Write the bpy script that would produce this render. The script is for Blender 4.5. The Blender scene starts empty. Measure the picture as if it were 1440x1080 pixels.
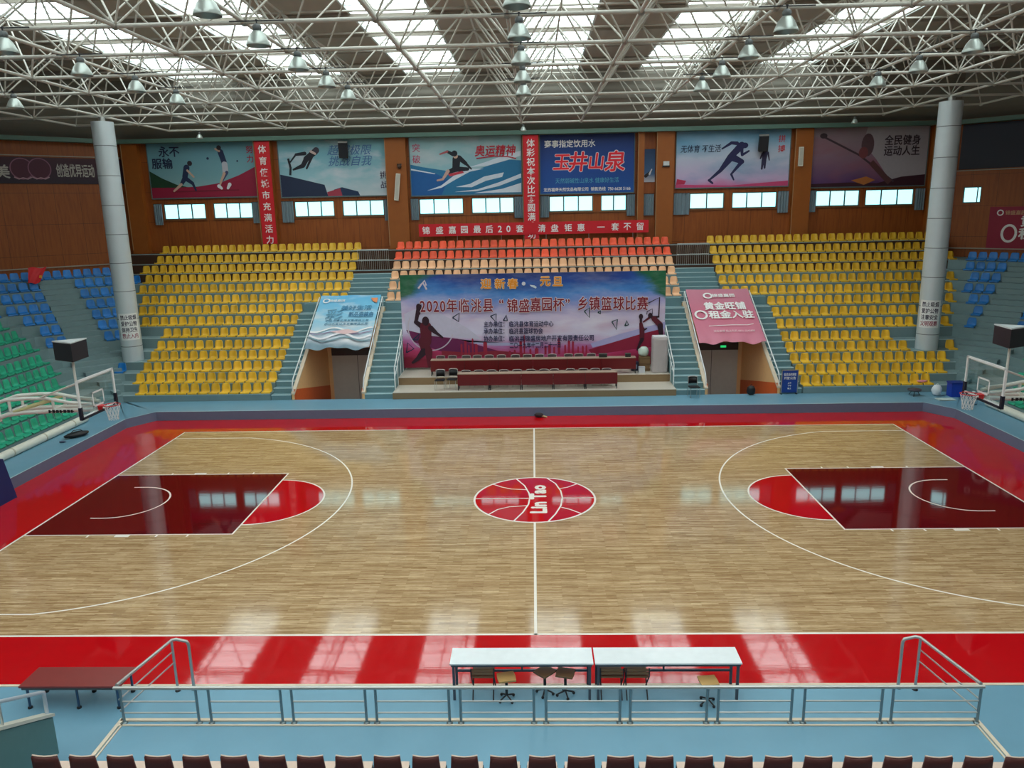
import bpy, math, random
from mathutils import Vector, Matrix, Euler

SC = bpy.context.scene
COL = SC.collection
PI = math.pi
R = math.radians
random.seed(11)

# ------------------------------------------------------------------ camera, world, exposure
FPX = 1069.434                       # focal length in pixels of the 1440 x 1080 frame
CAM = Vector((0.0468, -21.4127, 8.4123))
YAW, PIT, ROL = -0.03052726, -0.22472718, -0.02029309
_fw = Vector((math.sin(YAW) * math.cos(PIT), math.cos(YAW) * math.cos(PIT), math.sin(PIT)))
_r0 = Vector((math.cos(YAW), -math.sin(YAW), 0))
_u0 = _r0.cross(_fw)
_rt = _r0 * math.cos(ROL) + _u0 * math.sin(ROL)
_up = -_r0 * math.sin(ROL) + _u0 * math.cos(ROL)
cam = bpy.data.objects.new('camera', bpy.data.cameras.new('camera'))
COL.objects.link(cam)
cam.data.sensor_width = 36.0
cam.data.lens = FPX / 1440.0 * 36.0
cam.data.clip_end = 200
cam.matrix_world = Matrix((( _rt.x, _up.x, -_fw.x, CAM.x), (_rt.y, _up.y, -_fw.y, CAM.y), (_rt.z, _up.z, -_fw.z, CAM.z), (0, 0, 0, 1)))
SC.camera = cam
SC.view_settings.view_transform = 'Standard'
SC.view_settings.look = 'None'
SC.view_settings.gamma = 1.0
SC.view_settings.use_curve_mapping = False
SC.view_settings.exposure = 0.3
world = bpy.data.worlds.new('overcast_sky')
SC.world = world
world.use_nodes = True
world.node_tree.nodes['Background'].inputs[0].default_value = (0.85, 0.95, 1.0, 1)
world.node_tree.nodes['Background'].inputs[1].default_value = 1.0
SKYLIGHT_GLOW = 3.0                  # daylight through the roof glazing
WINDOW_GLOW = 1.3                   # daylight through the wall windows


def at(px, py, x=None, y=None, z=None):
    """The point where the sight line of a frame pixel meets a plane of the hall."""
    d = _fw + _rt * ((px - 720) / FPX) - _up * ((py - 540) / FPX)
    t = (x - CAM.x) / d.x if x is not None else (y - CAM.y) / d.y if y is not None else (z - CAM.z) / d.z
    return CAM + d * t


# ------------------------------------------------------------------ materials
def lin(c):
    c = c / 255.0
    return c / 12.92 if c <= 0.04045 else ((c + 0.055) / 1.055) ** 2.4


def rgb(c, k=1.0):
    return (lin(c[0]) * k, lin(c[1]) * k, lin(c[2]) * k, 1.0)


class NT:
    def __init__(self, name):
        self.mat = bpy.data.materials.new(name)
        self.mat.use_nodes = True
        self.t = self.mat.node_tree
        self.b = self.t.nodes['Principled BSDF']

    def n(self, kind, **kw):
        nd = self.t.nodes.new(kind)
        for k, v in kw.items():
            if k in nd.inputs.keys():
                nd.inputs[k].default_value = v
            else:
                setattr(nd, k, v)
        return nd

    def l(self, a, b):
        self.t.links.new(a, b)

    def math(self, op, a, b=None, clamp=False):
        nd = self.t.nodes.new('ShaderNodeMath')
        nd.operation = op
        nd.use_clamp = clamp
        for i, s in enumerate((a, b)):
            if s is None:
                continue
            if isinstance(s, (int, float)):
                nd.inputs[i].default_value = s
            else:
                self.l(s, nd.inputs[i])
        return nd.outputs[0]

    def mix(self, fac, a, b, blend='MIX'):
        nd = self.t.nodes.new('ShaderNodeMix')
        nd.data_type = 'RGBA'
        nd.blend_type = blend
        for s, i in ((fac, 0), (a, 6), (b, 7)):
            if isinstance(s, (int, float)):
                nd.inputs[i].default_value = s
            elif isinstance(s, tuple):
                nd.inputs[i].default_value = s
            else:
                self.l(s, nd.inputs[i])
        return nd.outputs[2]

    def obj(self, scale=(1, 1, 1)):
        tc = self.t.nodes.new('ShaderNodeTexCoord')
        mp = self.t.nodes.new('ShaderNodeMapping')
        mp.inputs['Scale'].default_value = scale
        self.l(tc.outputs['Object'], mp.inputs[0])
        return mp.outputs[0]

    def noise(self, scale, detail=3, vec=None, rough=0.5):
        nd = self.t.nodes.new('ShaderNodeTexNoise')
        nd.inputs['Scale'].default_value = scale
        nd.inputs['Detail'].default_value = detail
        nd.inputs['Roughness'].default_value = rough
        self.l(vec if vec is not None else self.obj(), nd.inputs['Vector'])
        return nd.outputs[0]

    def ramp(self, fac, stops):
        nd = self.t.nodes.new('ShaderNodeValToRGB')
        while len(nd.color_ramp.elements) < len(stops):
            nd.color_ramp.elements.new(0.5)
        for e, (p, c) in zip(nd.color_ramp.elements, stops):
            e.position = p
            e.color = c
        self.l(fac, nd.inputs[0])
        return nd.outputs[0]


_cache = {}


def M(c, rough=0.55, metal=0.0, var=0.07, scale=6.0, spec=0.5, rand=0.0, name=None, bump=0.0):
    """A plain painted, plastic, cloth or metal surface with slight procedural unevenness."""
    key = (c, rough, metal, var, scale, spec, rand, bump)
    if key in _cache:
        return _cache[key]
    n = NT(name or 'surface')
    f = n.noise(scale, 3)
    col = n.mix(f, rgb(c, 1 - var), rgb(c, 1 + var))
    if rand:
        oi = n.n('ShaderNodeObjectInfo')
        k = n.math('ADD', n.math('MULTIPLY', oi.outputs['Random'], 2 * rand), 1 - rand)
        cc = n.n('ShaderNodeCombineColor')
        for i in range(3):
            n.l(k, cc.inputs[i])
        col = n.mix(1.0, col, cc.outputs[0], 'MULTIPLY')
    n.l(col, n.b.inputs['Base Color'])
    n.b.inputs['Roughness'].default_value = rough
    n.b.inputs['Metallic'].default_value = metal
    n.b.inputs['Specular IOR Level'].default_value = spec
    if bump:
        bp = n.n('ShaderNodeBump')
        bp.inputs['Strength'].default_value = bump
        bp.inputs['Distance'].default_value = 0.02
        n.l(n.noise(scale * 2, 4), bp.inputs['Height'])
        n.l(bp.outputs[0], n.b.inputs['Normal'])
    _cache[key] = n.mat
    return n.mat


def glow(c, strength, name, bands=0.0):
    n = NT(name)
    f = n.noise(0.6, 2)
    col = n.mix(f, rgb(c, 0.9), rgb(c, 1.05))
    n.l(col, n.b.inputs['Emission Color'])
    n.l(col, n.b.inputs['Base Color'])
    n.b.inputs['Emission Strength'].default_value = strength
    n.b.inputs['Roughness'].default_value = 0.6
    return n.mat


def court_wood():
    n = NT('maple_strip_floor')
    v = n.obj()
    br = n.n('ShaderNodeTexBrick', **{'Scale': 1.0, 'Mortar Size': 0.0012, 'Brick Width': 0.6, 'Row Height': 0.05, 'Bias': 0.0,
                                     'Color1': rgb((232, 204, 164)), 'Color2': rgb((196, 164, 122)), 'Mortar': rgb((160, 126, 88))})
    br.offset = 0.37
    br.offset_frequency = 3
    n.l(v, br.inputs['Vector'])
    s = n.noise(1.0, 4, n.obj((1.9, 30, 1)), 0.68)
    s2 = n.noise(1.0, 3, n.obj((0.5, 9, 1)), 0.6)
    c1 = n.ramp(s, [(0.32, rgb((176, 150, 122))), (0.5, rgb((255, 252, 248))), (0.68, rgb((196, 176, 150)))])
    c2 = n.ramp(s2, [(0.3, rgb((200, 182, 160))), (0.65, rgb((255, 255, 255)))])
    col = n.mix(0.8, n.mix(0.85, br.outputs['Color'], c1, 'MULTIPLY'), c2, 'MULTIPLY')
    n.l(col, n.b.inputs['Base Color'])
    n.b.inputs['Roughness'].default_value = 0.09
    n.b.inputs['Specular IOR Level'].default_value = 0.75
    gloss_bump(n)
    return n.mat


def gloss_bump(n):
    bp = n.n('ShaderNodeBump')
    bp.inputs['Strength'].default_value = 0.10
    bp.inputs['Distance'].default_value = 0.003
    n.l(n.noise(1.0, 2, n.obj((1.2, 13.0, 1))), bp.inputs['Height'])
    n.l(bp.outputs[0], n.b.inputs['Normal'])


def court_paint(c, name, rough=0.045):
    n = NT(name)
    f = n.noise(1.0, 3, n.obj((0.5, 3, 1)))
    n.l(n.mix(f, rgb(c, 0.94), rgb(c, 1.05)), n.b.inputs['Base Color'])
    n.b.inputs['Roughness'].default_value = rough
    n.b.inputs['Specular IOR Level'].default_value = 0.9
    gloss_bump(n)
    return n.mat


def wall_panels():
    n = NT('wood_wall_panels')
    v = n.obj()
    sx = n.n('ShaderNodeSeparateXYZ')
    n.l(v, sx.inputs[0])
    # vertical panel seams every 1.2 m, horizontal every 2.4 m, and a stretched grain
    def seam(src, pitch, w):
        m = n.math('ABSOLUTE', n.math('SUBTRACT', n.math('FRACT', n.math('DIVIDE', src, pitch)), 0.5))
        return n.math('GREATER_THAN', m, 0.5 - w)
    s = n.math('MAXIMUM', seam(sx.outputs[0], 1.22, 0.006), seam(sx.outputs[2], 1.63, 0.005))
    g = n.noise(1.0, 4, n.obj((9, 9, 0.8)), 0.6)
    col = n.ramp(g, [(0.25, rgb((132, 64, 18))), (0.6, rgb((158, 84, 28))), (0.85, rgb((144, 74, 22)))])
    col = n.mix(s, col, rgb((84, 44, 18)))
    n.l(col, n.b.inputs['Base Color'])
    n.b.inputs['Roughness'].default_value = 0.5
    return n.mat


def sheet_metal(c, pitch, name, axis=0):
    n = NT(name)
    sx = n.n('ShaderNodeSeparateXYZ')
    n.l(n.obj(), sx.inputs[0])
    w = n.math('SINE', n.math('MULTIPLY', sx.outputs[axis], 2 * PI / pitch))
    f = n.noise(0.7, 3)
    n.l(n.mix(f, rgb(c, 0.88), rgb(c, 1.1)), n.b.inputs['Base Color'])
    bp = n.n('ShaderNodeBump')
    bp.inputs['Strength'].default_value = 0.35
    bp.inputs['Distance'].default_value = 0.03
    n.l(w, bp.inputs['Height'])
    n.l(bp.outputs[0], n.b.inputs['Normal'])
    n.b.inputs['Roughness'].default_value = 0.6
    return n.mat


def print_mat(name, stops, h, wob=0.18, scale=0.7, axis=1, w=None, mixin=None, rough=0.55):
    """A printed backdrop: a colour ramp across the sheet (its own ink), distorted by soft noise."""
    n = NT(name)
    v = n.obj()
    sx = n.n('ShaderNodeSeparateXYZ')
    n.l(v, sx.inputs[0])
    f = n.math('ADD', n.math('DIVIDE', sx.outputs[axis], (h if axis == 1 else w)), 0.5)
    f = n.math('ADD', f, n.math('MULTIPLY', n.math('SUBTRACT', n.noise(scale, 4, n.obj((0.55, 1.4, 1))), 0.5), 2 * wob), clamp=True)
    col = n.ramp(f, [(p, rgb(c)) for p, c in stops])
    if mixin:
        c2, s2, amt = mixin
        m = n.ramp(n.noise(s2, 5, n.obj((0.6, 1.5, 1))), [(0.48, (0, 0, 0, 1)), (0.7, (amt, amt, amt, 1))])
        col = n.mix(m, col, rgb(c2))
    n.l(col, n.b.inputs['Base Color'])
    n.b.inputs['Roughness'].default_value = rough
    return n.mat


def clear_glass(name, tint=(0.92, 0.97, 0.97, 1), gl=0.12):
    n = NT(name)
    n.t.nodes.remove(n.b)
    out = n.t.nodes['Material Output']
    tr = n.n('ShaderNodeBsdfTransparent')
    tr.inputs[0].default_value = tint
    g = n.n('ShaderNodeBsdfGlossy')
    g.inputs['Roughness'].default_value = 0.03
    mx = n.n('ShaderNodeMixShader')
    mx.inputs[0].default_value = gl
    n.l(tr.outputs[0], mx.inputs[1])
    n.l(g.outputs[0], mx.inputs[2])
    n.l(mx.outputs[0], out.inputs[0])
    return n.mat


STEEL = M((196, 196, 192), 0.35, 0.75, name='brushed_steel')
PIPE = M((186, 182, 172), 0.45, 0.0, name='painted_pipe')
DARK = M((38, 38, 42), 0.5, name='dark_metal')
BLACK = M((24, 24, 28), 0.5, name='black_plastic')
WHITE = M((236, 238, 238), 0.45, name='white_paint')
TEAL = M((112, 146, 152), 0.6, name='grey_teal_paint')
NOSE = M((192, 214, 218), 0.5, name='pale_step_edge')
BLUEFLOOR = M((112, 158, 180), 0.4, var=0.1, scale=1.2, name='light_blue_floor_paint')
LEDGE = M((104, 120, 146), 0.5, name='slate_ledge_paint')
BEIGE = M((226, 208, 184), 0.5, name='beige_edging')
ORANGE_WALL = M((246, 196, 136), 0.5, name='apricot_wall_paint')
RUST_WALL = M((218, 100, 44), 0.5, name='rust_dado_paint')
WOODWALL = wall_panels()
BROWN_RISER = M((70, 44, 26), 0.7, name='brown_riser')
DOORGREY = M((196, 192, 182), 0.5, name='grey_door')
REDCLOTH = M((214, 26, 40), 0.6, name='red_banner_cloth')
WLET = M((244, 240, 238), 0.6, name='white_lettering')


# ------------------------------------------------------------------ mesh helper
class MB:
    def __init__(self):
        self.v, self.f, self.m, self.s = [], [], [], []

    def add(self, vs, fs, mi=0, smooth=False):
        b = len(self.v)
        self.v += [tuple(p) for p in vs]
        for f in fs:
            self.f.append([b + i for i in f])
            self.m.append(mi)
            self.s.append(smooth)

    def box(self, x0, x1, y0, y1, z0, z1, mi=0):
        vs = [(x, y, z) for z in (z0, z1) for y in (y0, y1) for x in (x0, x1)]
        self.add(vs, [(0, 2, 3, 1), (4, 5, 7, 6), (0, 1, 5, 4), (1, 3, 7, 5), (3, 2, 6, 7), (2, 0, 4, 6)], mi)

    def obox(self, c, sx, sy, sz, mat=None, mi=0):
        """A box of that size about c, turned by a 3x3 or 4x4 matrix."""
        mat = mat.to_3x3() if mat is not None else Matrix.Identity(3)
        vs = [Vector(c) + mat @ Vector((x * sx / 2, y * sy / 2, z * sz / 2)) for z in (-1, 1) for y in (-1, 1) for x in (-1, 1)]
        self.add(vs, [(0, 2, 3, 1), (4, 5, 7, 6), (0, 1, 5, 4), (1, 3, 7, 5), (3, 2, 6, 7), (2, 0, 4, 6)], mi)

    def tube(self, p0, p1, r, n=8, mi=0, r1=None, caps=True):
        p0, p1 = Vector(p0), Vector(p1)
        d = (p1 - p0).normalized()
        a = d.cross(Vector((0, 0, 1)) if abs(d.z) < 0.9 else Vector((1, 0, 0))).normalized()
        b = d.cross(a)
        r1 = r if r1 is None else r1
        vs = []
        for p, q in ((p0, r), (p1, r1)):
            vs += [p + (a * math.cos(2 * PI * i / n) + b * math.sin(2 * PI * i / n)) * q for i in range(n)]
        self.add(vs, [(i, (i + 1) % n, n + (i + 1) % n, n + i) for i in range(n)], mi, True)
        if caps:
            self.add(vs[:n], [tuple(reversed(range(n)))], mi)
            self.add(vs[n:], [tuple(range(n))], mi)

    def path(self, pts, r, n=8, mi=0):
        pts = [Vector(p) for p in pts]
        rings = []
        prev = None
        for i, p in enumerate(pts):
            d = ((pts[i] - pts[i - 1]).normalized() if i else Vector()) + ((pts[i + 1] - pts[i]).normalized() if i < len(pts) - 1 else Vector())
            d.normalize()
            if prev is None:
                a = d.cross(Vector((0, 0, 1)) if abs(d.z) < 0.9 else Vector((1, 0, 0))).normalized()
            else:
                a = (prev - d * prev.dot(d)).normalized()
            prev = a
            b = d.cross(a)
            rings.append([p + (a * math.cos(2 * PI * k / n) + b * math.sin(2 * PI * k / n)) * r for k in range(n)])
        vs = [q for ring in rings for q in ring]
        fs = []
        for i in range(len(pts) - 1):
            fs += [(i * n + k, i * n + (k + 1) % n, (i + 1) * n + (k + 1) % n, (i + 1) * n + k) for k in range(n)]
        self.add(vs, fs, mi, True)
        self.add(rings[0], [tuple(reversed(range(n)))], mi)
        self.add(rings[-1], [tuple(range(n))], mi)

    def lathe(self, prof, n=20, c=(0, 0, 0), mi=0, smooth=True):
        vs, fs = [], []
        for r, z in prof:
            vs += [(c[0] + r * math.cos(2 * PI * i / n), c[1] + r * math.sin(2 * PI * i / n), c[2] + z) for i in range(n)]
        for j in range(len(prof) - 1):
            fs += [(j * n + i, j * n + (i + 1) % n, (j + 1) * n + (i + 1) % n, (j + 1) * n + i) for i in range(n)]
        self.add(vs, fs, mi, smooth)

    def ball(self, c, r, n=8, mi=0):
        k = n // 2
        self.lathe([(max(r * math.sin(PI * i / k), 1e-4), -r * math.cos(PI * i / k)) for i in range(k + 1)], n, c, mi)

    def prism(self, poly, z0, z1, mi=0, side=None):
        a = sum(poly[i][0] * poly[(i + 1) % len(poly)][1] - poly[(i + 1) % len(poly)][0] * poly[i][1] for i in range(len(poly)))
        if a < 0:
            poly = list(reversed(poly))
        n = len(poly)
        vs = [(p[0], p[1], z0) for p in poly] + [(p[0], p[1], z1) for p in poly]
        self.add(vs, [tuple(range(n, 2 * n)), tuple(reversed(range(n)))], mi)
        self.add(vs, [(i, (i + 1) % n, n + (i + 1) % n, n + i) for i in range(n)], mi if side is None else side)

    def xprism(self, poly, x0, x1, mi=0):
        """A (y, z) outline pushed along x."""
        n = len(poly)
        vs = [(x0, p[0], p[1]) for p in poly] + [(x1, p[0], p[1]) for p in poly]
        self.add(vs, [tuple(range(n)), tuple(reversed(range(n, 2 * n)))] + [(i, n + i, n + (i + 1) % n, (i + 1) % n) for i in range(n)], mi)

    def strip(self, pts, w, z, mi=0):
        """A flat ribbon of width w along (x, y) points at height z."""
        vs, fs = [], []
        for i, p in enumerate(pts):
            q0, q1 = pts[max(i - 1, 0)], pts[min(i + 1, len(pts) - 1)]
            d = Vector((q1[0] - q0[0], q1[1] - q0[1])).normalized()
            nrm = Vector((-d.y, d.x)) * (w / 2)
            vs += [(p[0] + nrm.x, p[1] + nrm.y, z), (p[0] - nrm.x, p[1] - nrm.y, z)]
        fs = [(2 * i, 2 * i + 1, 2 * i + 3, 2 * i + 2) for i in range(len(pts) - 1)]
        self.add(vs, fs, mi)

    def mesh(self, name, mats):
        me = bpy.data.meshes.new(name)
        me.from_pydata(self.v, [], self.f)
        for m in (mats if isinstance(mats, (list, tuple)) else [mats]):
            me.materials.append(m)
        me.polygons.foreach_set('material_index', self.m)
        me.polygons.foreach_set('use_smooth', self.s)
        me.update()
        return me

    def build(self, name, mats, parent=None):
        o = bpy.data.objects.new(name, self.mesh(name, mats))
        COL.objects.link(o)
        if parent is not None:
            o.parent = parent
        return o


def tag(o, label, cat, group=None, kind=None):
    o['label'] = label
    o['category'] = cat
    if group:
        o['group'] = group
    if kind:
        o['kind'] = kind
    return o


def thing(name, label, cat, group=None, loc=(0, 0, 0), rot=(0, 0, 0)):
    o = bpy.data.objects.new(name, None)
    COL.objects.link(o)
    o.location = loc
    o.rotation_euler = rot
    return tag(o, label, cat, group)


def struct(name, mb, mats, parent=None):
    o = mb.build(name, mats, parent)
    if parent is None:
        o['kind'] = 'structure'
    return o


def dup(o, parent=None):
    c = o.copy()
    COL.objects.link(c)
    if parent is not None:
        c.parent = parent
    for ch in o.children:
        dup(ch, c)
    return c


def text(name, s, size, mat, parent, u=0, v=0, w=0.0, bold=0.0, width=None, depth=0.004, align='CENTER', shear=0.0, spacing=1.0, rot=0.0, line=1.0, kx=1.0):
    """Raised lettering in the parent's local plane, centred on (u, v), optionally fitted to a width."""
    c = bpy.data.curves.new(name, 'FONT')
    c.body = s
    c.size = size
    c.align_x = align
    c.align_y = 'CENTER'
    c.extrude = depth
    c.offset = bold * size if bold <= 0.015 else 0.0
    c.resolution_u = 2
    c.shear = shear
    c.space_character = spacing
    c.space_line = line
    t = bpy.data.objects.new(name, c)
    COL.objects.link(t)
    bpy.context.view_layer.update()
    me = bpy.data.meshes.new_from_object(t.evaluated_get(bpy.context.evaluated_depsgraph_get()))
    bpy.data.objects.remove(t)
    bpy.data.curves.remove(c)
    xs = [p.co.x for p in me.vertices]
    ys = [p.co.y for p in me.vertices]
    cx, cy = (max(xs) + min(xs)) / 2, (max(ys) + min(ys)) / 2
    k = width / (max(xs) - min(xs)) if width else kx
    ca, sa = math.cos(rot), math.sin(rot)
    for p in me.vertices:
        x, y = (p.co.x - cx) * k, p.co.y - cy
        p.co = (u + x * ca - y * sa, v + x * sa + y * ca, w + depth + p.co.z)
    if bold > 0.015:
        d = bold * size
        base_v = [tuple(p.co) for p in me.vertices]
        base_f = [tuple(p.vertices) for p in me.polygons]
        nv = len(base_v)
        sh = [(d * math.cos(a), d * math.sin(a)) for a in [2 * PI * i / 8 for i in range(8)]] if bold > 0.03 else [(-d, 0), (d, 0), (0, d), (0, -d)]
        vs, fs = [], []
        for j, (dx, dy) in enumerate(sh):
            vs += [(x + dx * k, y + dy, z + 0.0001 * j) for x, y, z in base_v]
            fs += [tuple(q + nv * j for q in f) for f in base_f]
        me.clear_geometry()
        me.from_pydata(vs, [], fs)
        me.update()
    me.name = name
    me.materials.clear()
    me.materials.append(mat)
    o = bpy.data.objects.new(name, me)
    COL.objects.link(o)
    if parent is not None:
        o.parent = parent
    return o


class Art:
    """Flat printed shapes stacked a few millimetres apart in the (u, v) plane of a sheet."""
    def __init__(self, w0):
        self.mb, self.mats, self.w = MB(), [], w0

    def mi(self, c):
        m = c if not isinstance(c, tuple) else M(c, 0.6, name='printing_ink')
        if m not in self.mats:
            self.mats.append(m)
        return self.mats.index(m)

    def poly(self, c, pts, lift=True):
        self.mb.prism(pts, self.w, self.w + 0.0006, self.mi(c))
        if lift:
            self.w += 0.0009

    def disc(self, c, u, v, r, ry=None, n=20):
        self.poly(c, [(u + r * math.cos(2 * PI * i / n), v + (ry or r) * math.sin(2 * PI * i / n)) for i in range(n)])

    def limb(self, c, p0, p1, r0, r1):
        a = math.atan2(p1[1] - p0[1], p1[0] - p0[0])
        pts = [(p0[0] + r0 * math.cos(a + PI / 2 + PI * i / 6), p0[1] + r0 * math.sin(a + PI / 2 + PI * i / 6)) for i in range(7)]
        pts += [(p1[0] + r1 * math.cos(a - PI / 2 + PI * i / 6), p1[1] + r1 * math.sin(a - PI / 2 + PI * i / 6)) for i in range(7)]
        self.poly(c, pts)

    def line(self, c, pts, w):
        self.mb.strip(pts, w, self.w + 0.0006, self.mi(c))
        self.w += 0.0009

    def ring(self, c, u, v, r, w, ry=None, n=32, a0=0, a1=2 * PI):
        self.line(c, [(u + r * math.cos(a0 + (a1 - a0) * i / n), v + (ry or r) * math.sin(a0 + (a1 - a0) * i / n)) for i in range(n + 1)], w)

    def build(self, parent, name='artwork_print'):
        return self.mb.build(name, self.mats, parent)


ORD = ['zeroth', 'first', 'second', 'third', 'fourth', 'fifth', 'sixth', 'seventh', 'eighth', 'ninth', 'tenth', 'eleventh', 'twelfth', 'thirteenth',
       'fourteenth', 'fifteenth', 'sixteenth', 'seventeenth', 'eighteenth', 'nineteenth', 'twentieth', 'twenty-first', 'twenty-second', 'twenty-third',
       'twenty-fourth', 'twenty-fifth', 'twenty-sixth', 'twenty-seventh', 'twenty-eighth', 'twenty-ninth', 'thirtieth', 'thirty-first', 'thirty-second', 'thirty-third']

# ------------------------------------------------------------------ floor and court
floor_mb = MB()
floor_mb.prism([(-30, -27), (30, -27), (30, 9.45), (-30, 9.45)], -0.3, -0.012)
for x0, x1 in ((-30, -10.8), (-7.4, 7.4), (10.8, 30)):
    floor_mb.box(x0, x1, 9.45, 24, -0.3, -0.012)
floor = struct('floor', floor_mb, BLUEFLOOR)
mb = MB(); mb.prism([(-26, -26), (26, -26), (26, -9.19), (-26, -9.19)], -0.01, 0.0); mb.build('blue_walkway_paint', BLUEFLOOR, floor)
COURTRED = court_paint((200, 12, 22), 'red_court_paint')
KEYRED = court_paint((104, 8, 16), 'dark_red_key_paint')
LINE = M((246, 236, 224), 0.3, name='white_line_paint')
mb = MB()
for x0, x1, y0, y1 in ((-16.72, 16.95, -9.14, -7.5), (-16.72, 16.95, 7.5, 9.4), (-16.72, -14, -7.5, 7.5), (14, 16.95, -7.5, 7.5)):
    mb.box(x0, x1, y0, y1, -0.01, 0.0)
mb.build('red_border', COURTRED, floor)
mb = MB(); mb.box(-14, 14, -7.5, 7.5, -0.01, 0.0); mb.build('wood_boards', court_wood(), floor)
ln = MB()
for sx in (-1, 1):
    mb = MB(); mb.prism([(sx * 14, -2.45), (sx * 8.2, -2.45), (sx * 8.2, 2.45), (sx * 14, 2.45)], 0.0, 0.001); mb.build('painted_key', KEYRED, floor)
    arc = [(sx * (8.2 - 1.8 * math.cos(a)), 1.8 * math.sin(a)) for a in [(-PI / 2 + PI * i / 40) for i in range(41)]]
    mb = MB(); mb.prism(arc, 0.0, 0.001); mb.build('free_throw_semicircle', COURTRED, floor)
    ln.strip(arc, 0.05, 0.002)
    for y in (-2.425, 2.425):
        ln.strip([(sx * 14, y), (sx * 8.2, y)], 0.05, 0.0022)
    ln.strip([(sx * 8.2, -2.45), (sx * 8.2, 2.45)], 0.05, 0.0024)
    b = 12.425
    ln.strip([(sx * 14, 6.6), (sx * 11.01, 6.6)], 0.05, 0.002)
    ln.strip([(sx * 14, -6.6), (sx * 11.01, -6.6)], 0.05, 0.002)
    a0 = math.asin(6.6 / 6.75)
    ln.strip([(sx * (b - 6.75 * math.cos(a)), 6.75 * math.sin(a)) for a in [-a0 + 2 * a0 * i / 80 for i in range(81)]], 0.05, 0.002)
    nc = [(sx * 12.8, -1.25)] + [(sx * (b - 1.25 * math.cos(a)), 1.25 * math.sin(a)) for a in [-PI / 2 + PI * i / 40 for i in range(41)]] + [(sx * 12.8, 1.25)]
    ln.strip(nc, 0.05, 0.0022)
    for s in (-1, 1):
        for d, w in ((1.85, 0.05), (2.8, 0.4), (3.75, 0.05), (4.6, 0.05)):
            ln.strip([(sx * (14 - d), s * 2.45), (sx * (14 - d), s * 2.57)], w, 0.002)
for pts in ([(-14, 7.475), (14, 7.475)], [(-14, -7.475), (14, -7.475)], [(-13.975, -7.5), (-13.975, 7.5)], [(13.975, -7.5), (13.975, 7.5)], [(0, -7.5), (0, -1.8)], [(0, 1.8), (0, 7.5)]):
    ln.strip(pts, 0.06, 0.002)
circ = [(1.8 * math.cos(2 * PI * i / 64), 1.8 * math.sin(2 * PI * i / 64)) for i in range(65)]
mb = MB(); mb.prism(circ[:-1], 0.0, 0.001); mb.build('centre_circle', COURTRED, floor)
ln.strip(circ, 0.06, 0.0024)
for pts in ([(-.59, 1.72), (-.31, 1.07), (-.17, .43), (-.14, .09), (-.18, -.47), (-.34, -1.08), (-.58, -1.68)], [(.39, 1.76), (.66, 1.24), (.8, .59), (.83, .03), (.76, -.61), (.59, -1.21), (.37, -1.75)],
            [(-1.3, 1.22), (-1.01, .96), (-.72, .79), (-.24, .72)], [(-1.3, -1.2), (-1.07, -.85), (-.73, -.65), (-.23, -.58)], [(.76, .78), (1.02, .9), (1.34, 1.2)],
            [(.77, -.72), (1.02, -.89), (1.32, -1.2)], [(-1.8, 0), (-.15, 0)], [(.83, 0), (1.8, 0)]):
    ln.strip(pts, 0.045, 0.0022)
ln.build('line_marking', LINE, floor)
text('court_lettering', 'Lin Tao', 0.62, LINE, floor, 0.11, -0.02, 0.0012, 0.05, width=2.2, depth=0.0006, rot=PI / 2)
mb = MB(); mb.box(-22, 22, -9.2, -9.14, -0.005, 0.012); struct('trim_1', mb, BEIGE)

# raised walkway round the court (0.38 m ledge)
ZW = 0.38
mb = MB()
mb.prism([(-16, 9.3), (16, 9.3), (18.4, 11.15), (-18.4, 11.15)], 0, ZW, 0, 1)
for s in (-1, 1):
    mb.prism([(s * 16.72, 8.2), (s * 18.5, 11.1), (s * 18.5, -9.1), (s * 16.72, -9.1)], 0, ZW, 0, 1)
    mb.prism([(s * 16, 9.3), (s * 16.72, 8.2), (s * 18.6, 11.15), (s * 18.3, 11.2)], 0, ZW, 0, 1)
e = [(-16.74, -9.1), (-16.74, 8.21), (-16.02, 9.32), (16.02, 9.32), (16.74, 8.21), (16.74, -9.1)]
mb.strip(e, 0.05, ZW + 0.003, 2)
struct('ledge_floor', mb, [BLUEFLOOR, LEDGE, NOSE])
tag(bpy.data.objects['ledge_floor'], 'light blue walkway ledge with a slate front running round the red court border', 'ledge', kind='structure')

# ------------------------------------------------------------------ grandstand terraces
ZM = [6.4, 5.89, 5.42, 4.96, 4.49, 4.01, 3.56, 3.10, 2.63, 2.14, 1.76, 1.38, 1.02, 0.68]      # seat level of rows 1 (top) to 14
YF = [21.1 - 0.769 * i for i in range(14)]                                                   # front edge of each row, far side
TT = [y - 11.0 for y in YF]                                                                  # the same as an offset from the front
S0 = 29.3                                                                                    # |x| + y of the 45 degree corner at offset 0


def mitre_x(t):
    return S0 - 11.0 + (math.sqrt(2) - 1) * t


def mitre_y(t):
    return S0 - 18.4 + (math.sqrt(2) - 1) * t


TERR = M((122, 146, 148), 0.65, var=0.1, scale=2.0, name='grey_green_terrace_paint')


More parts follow.
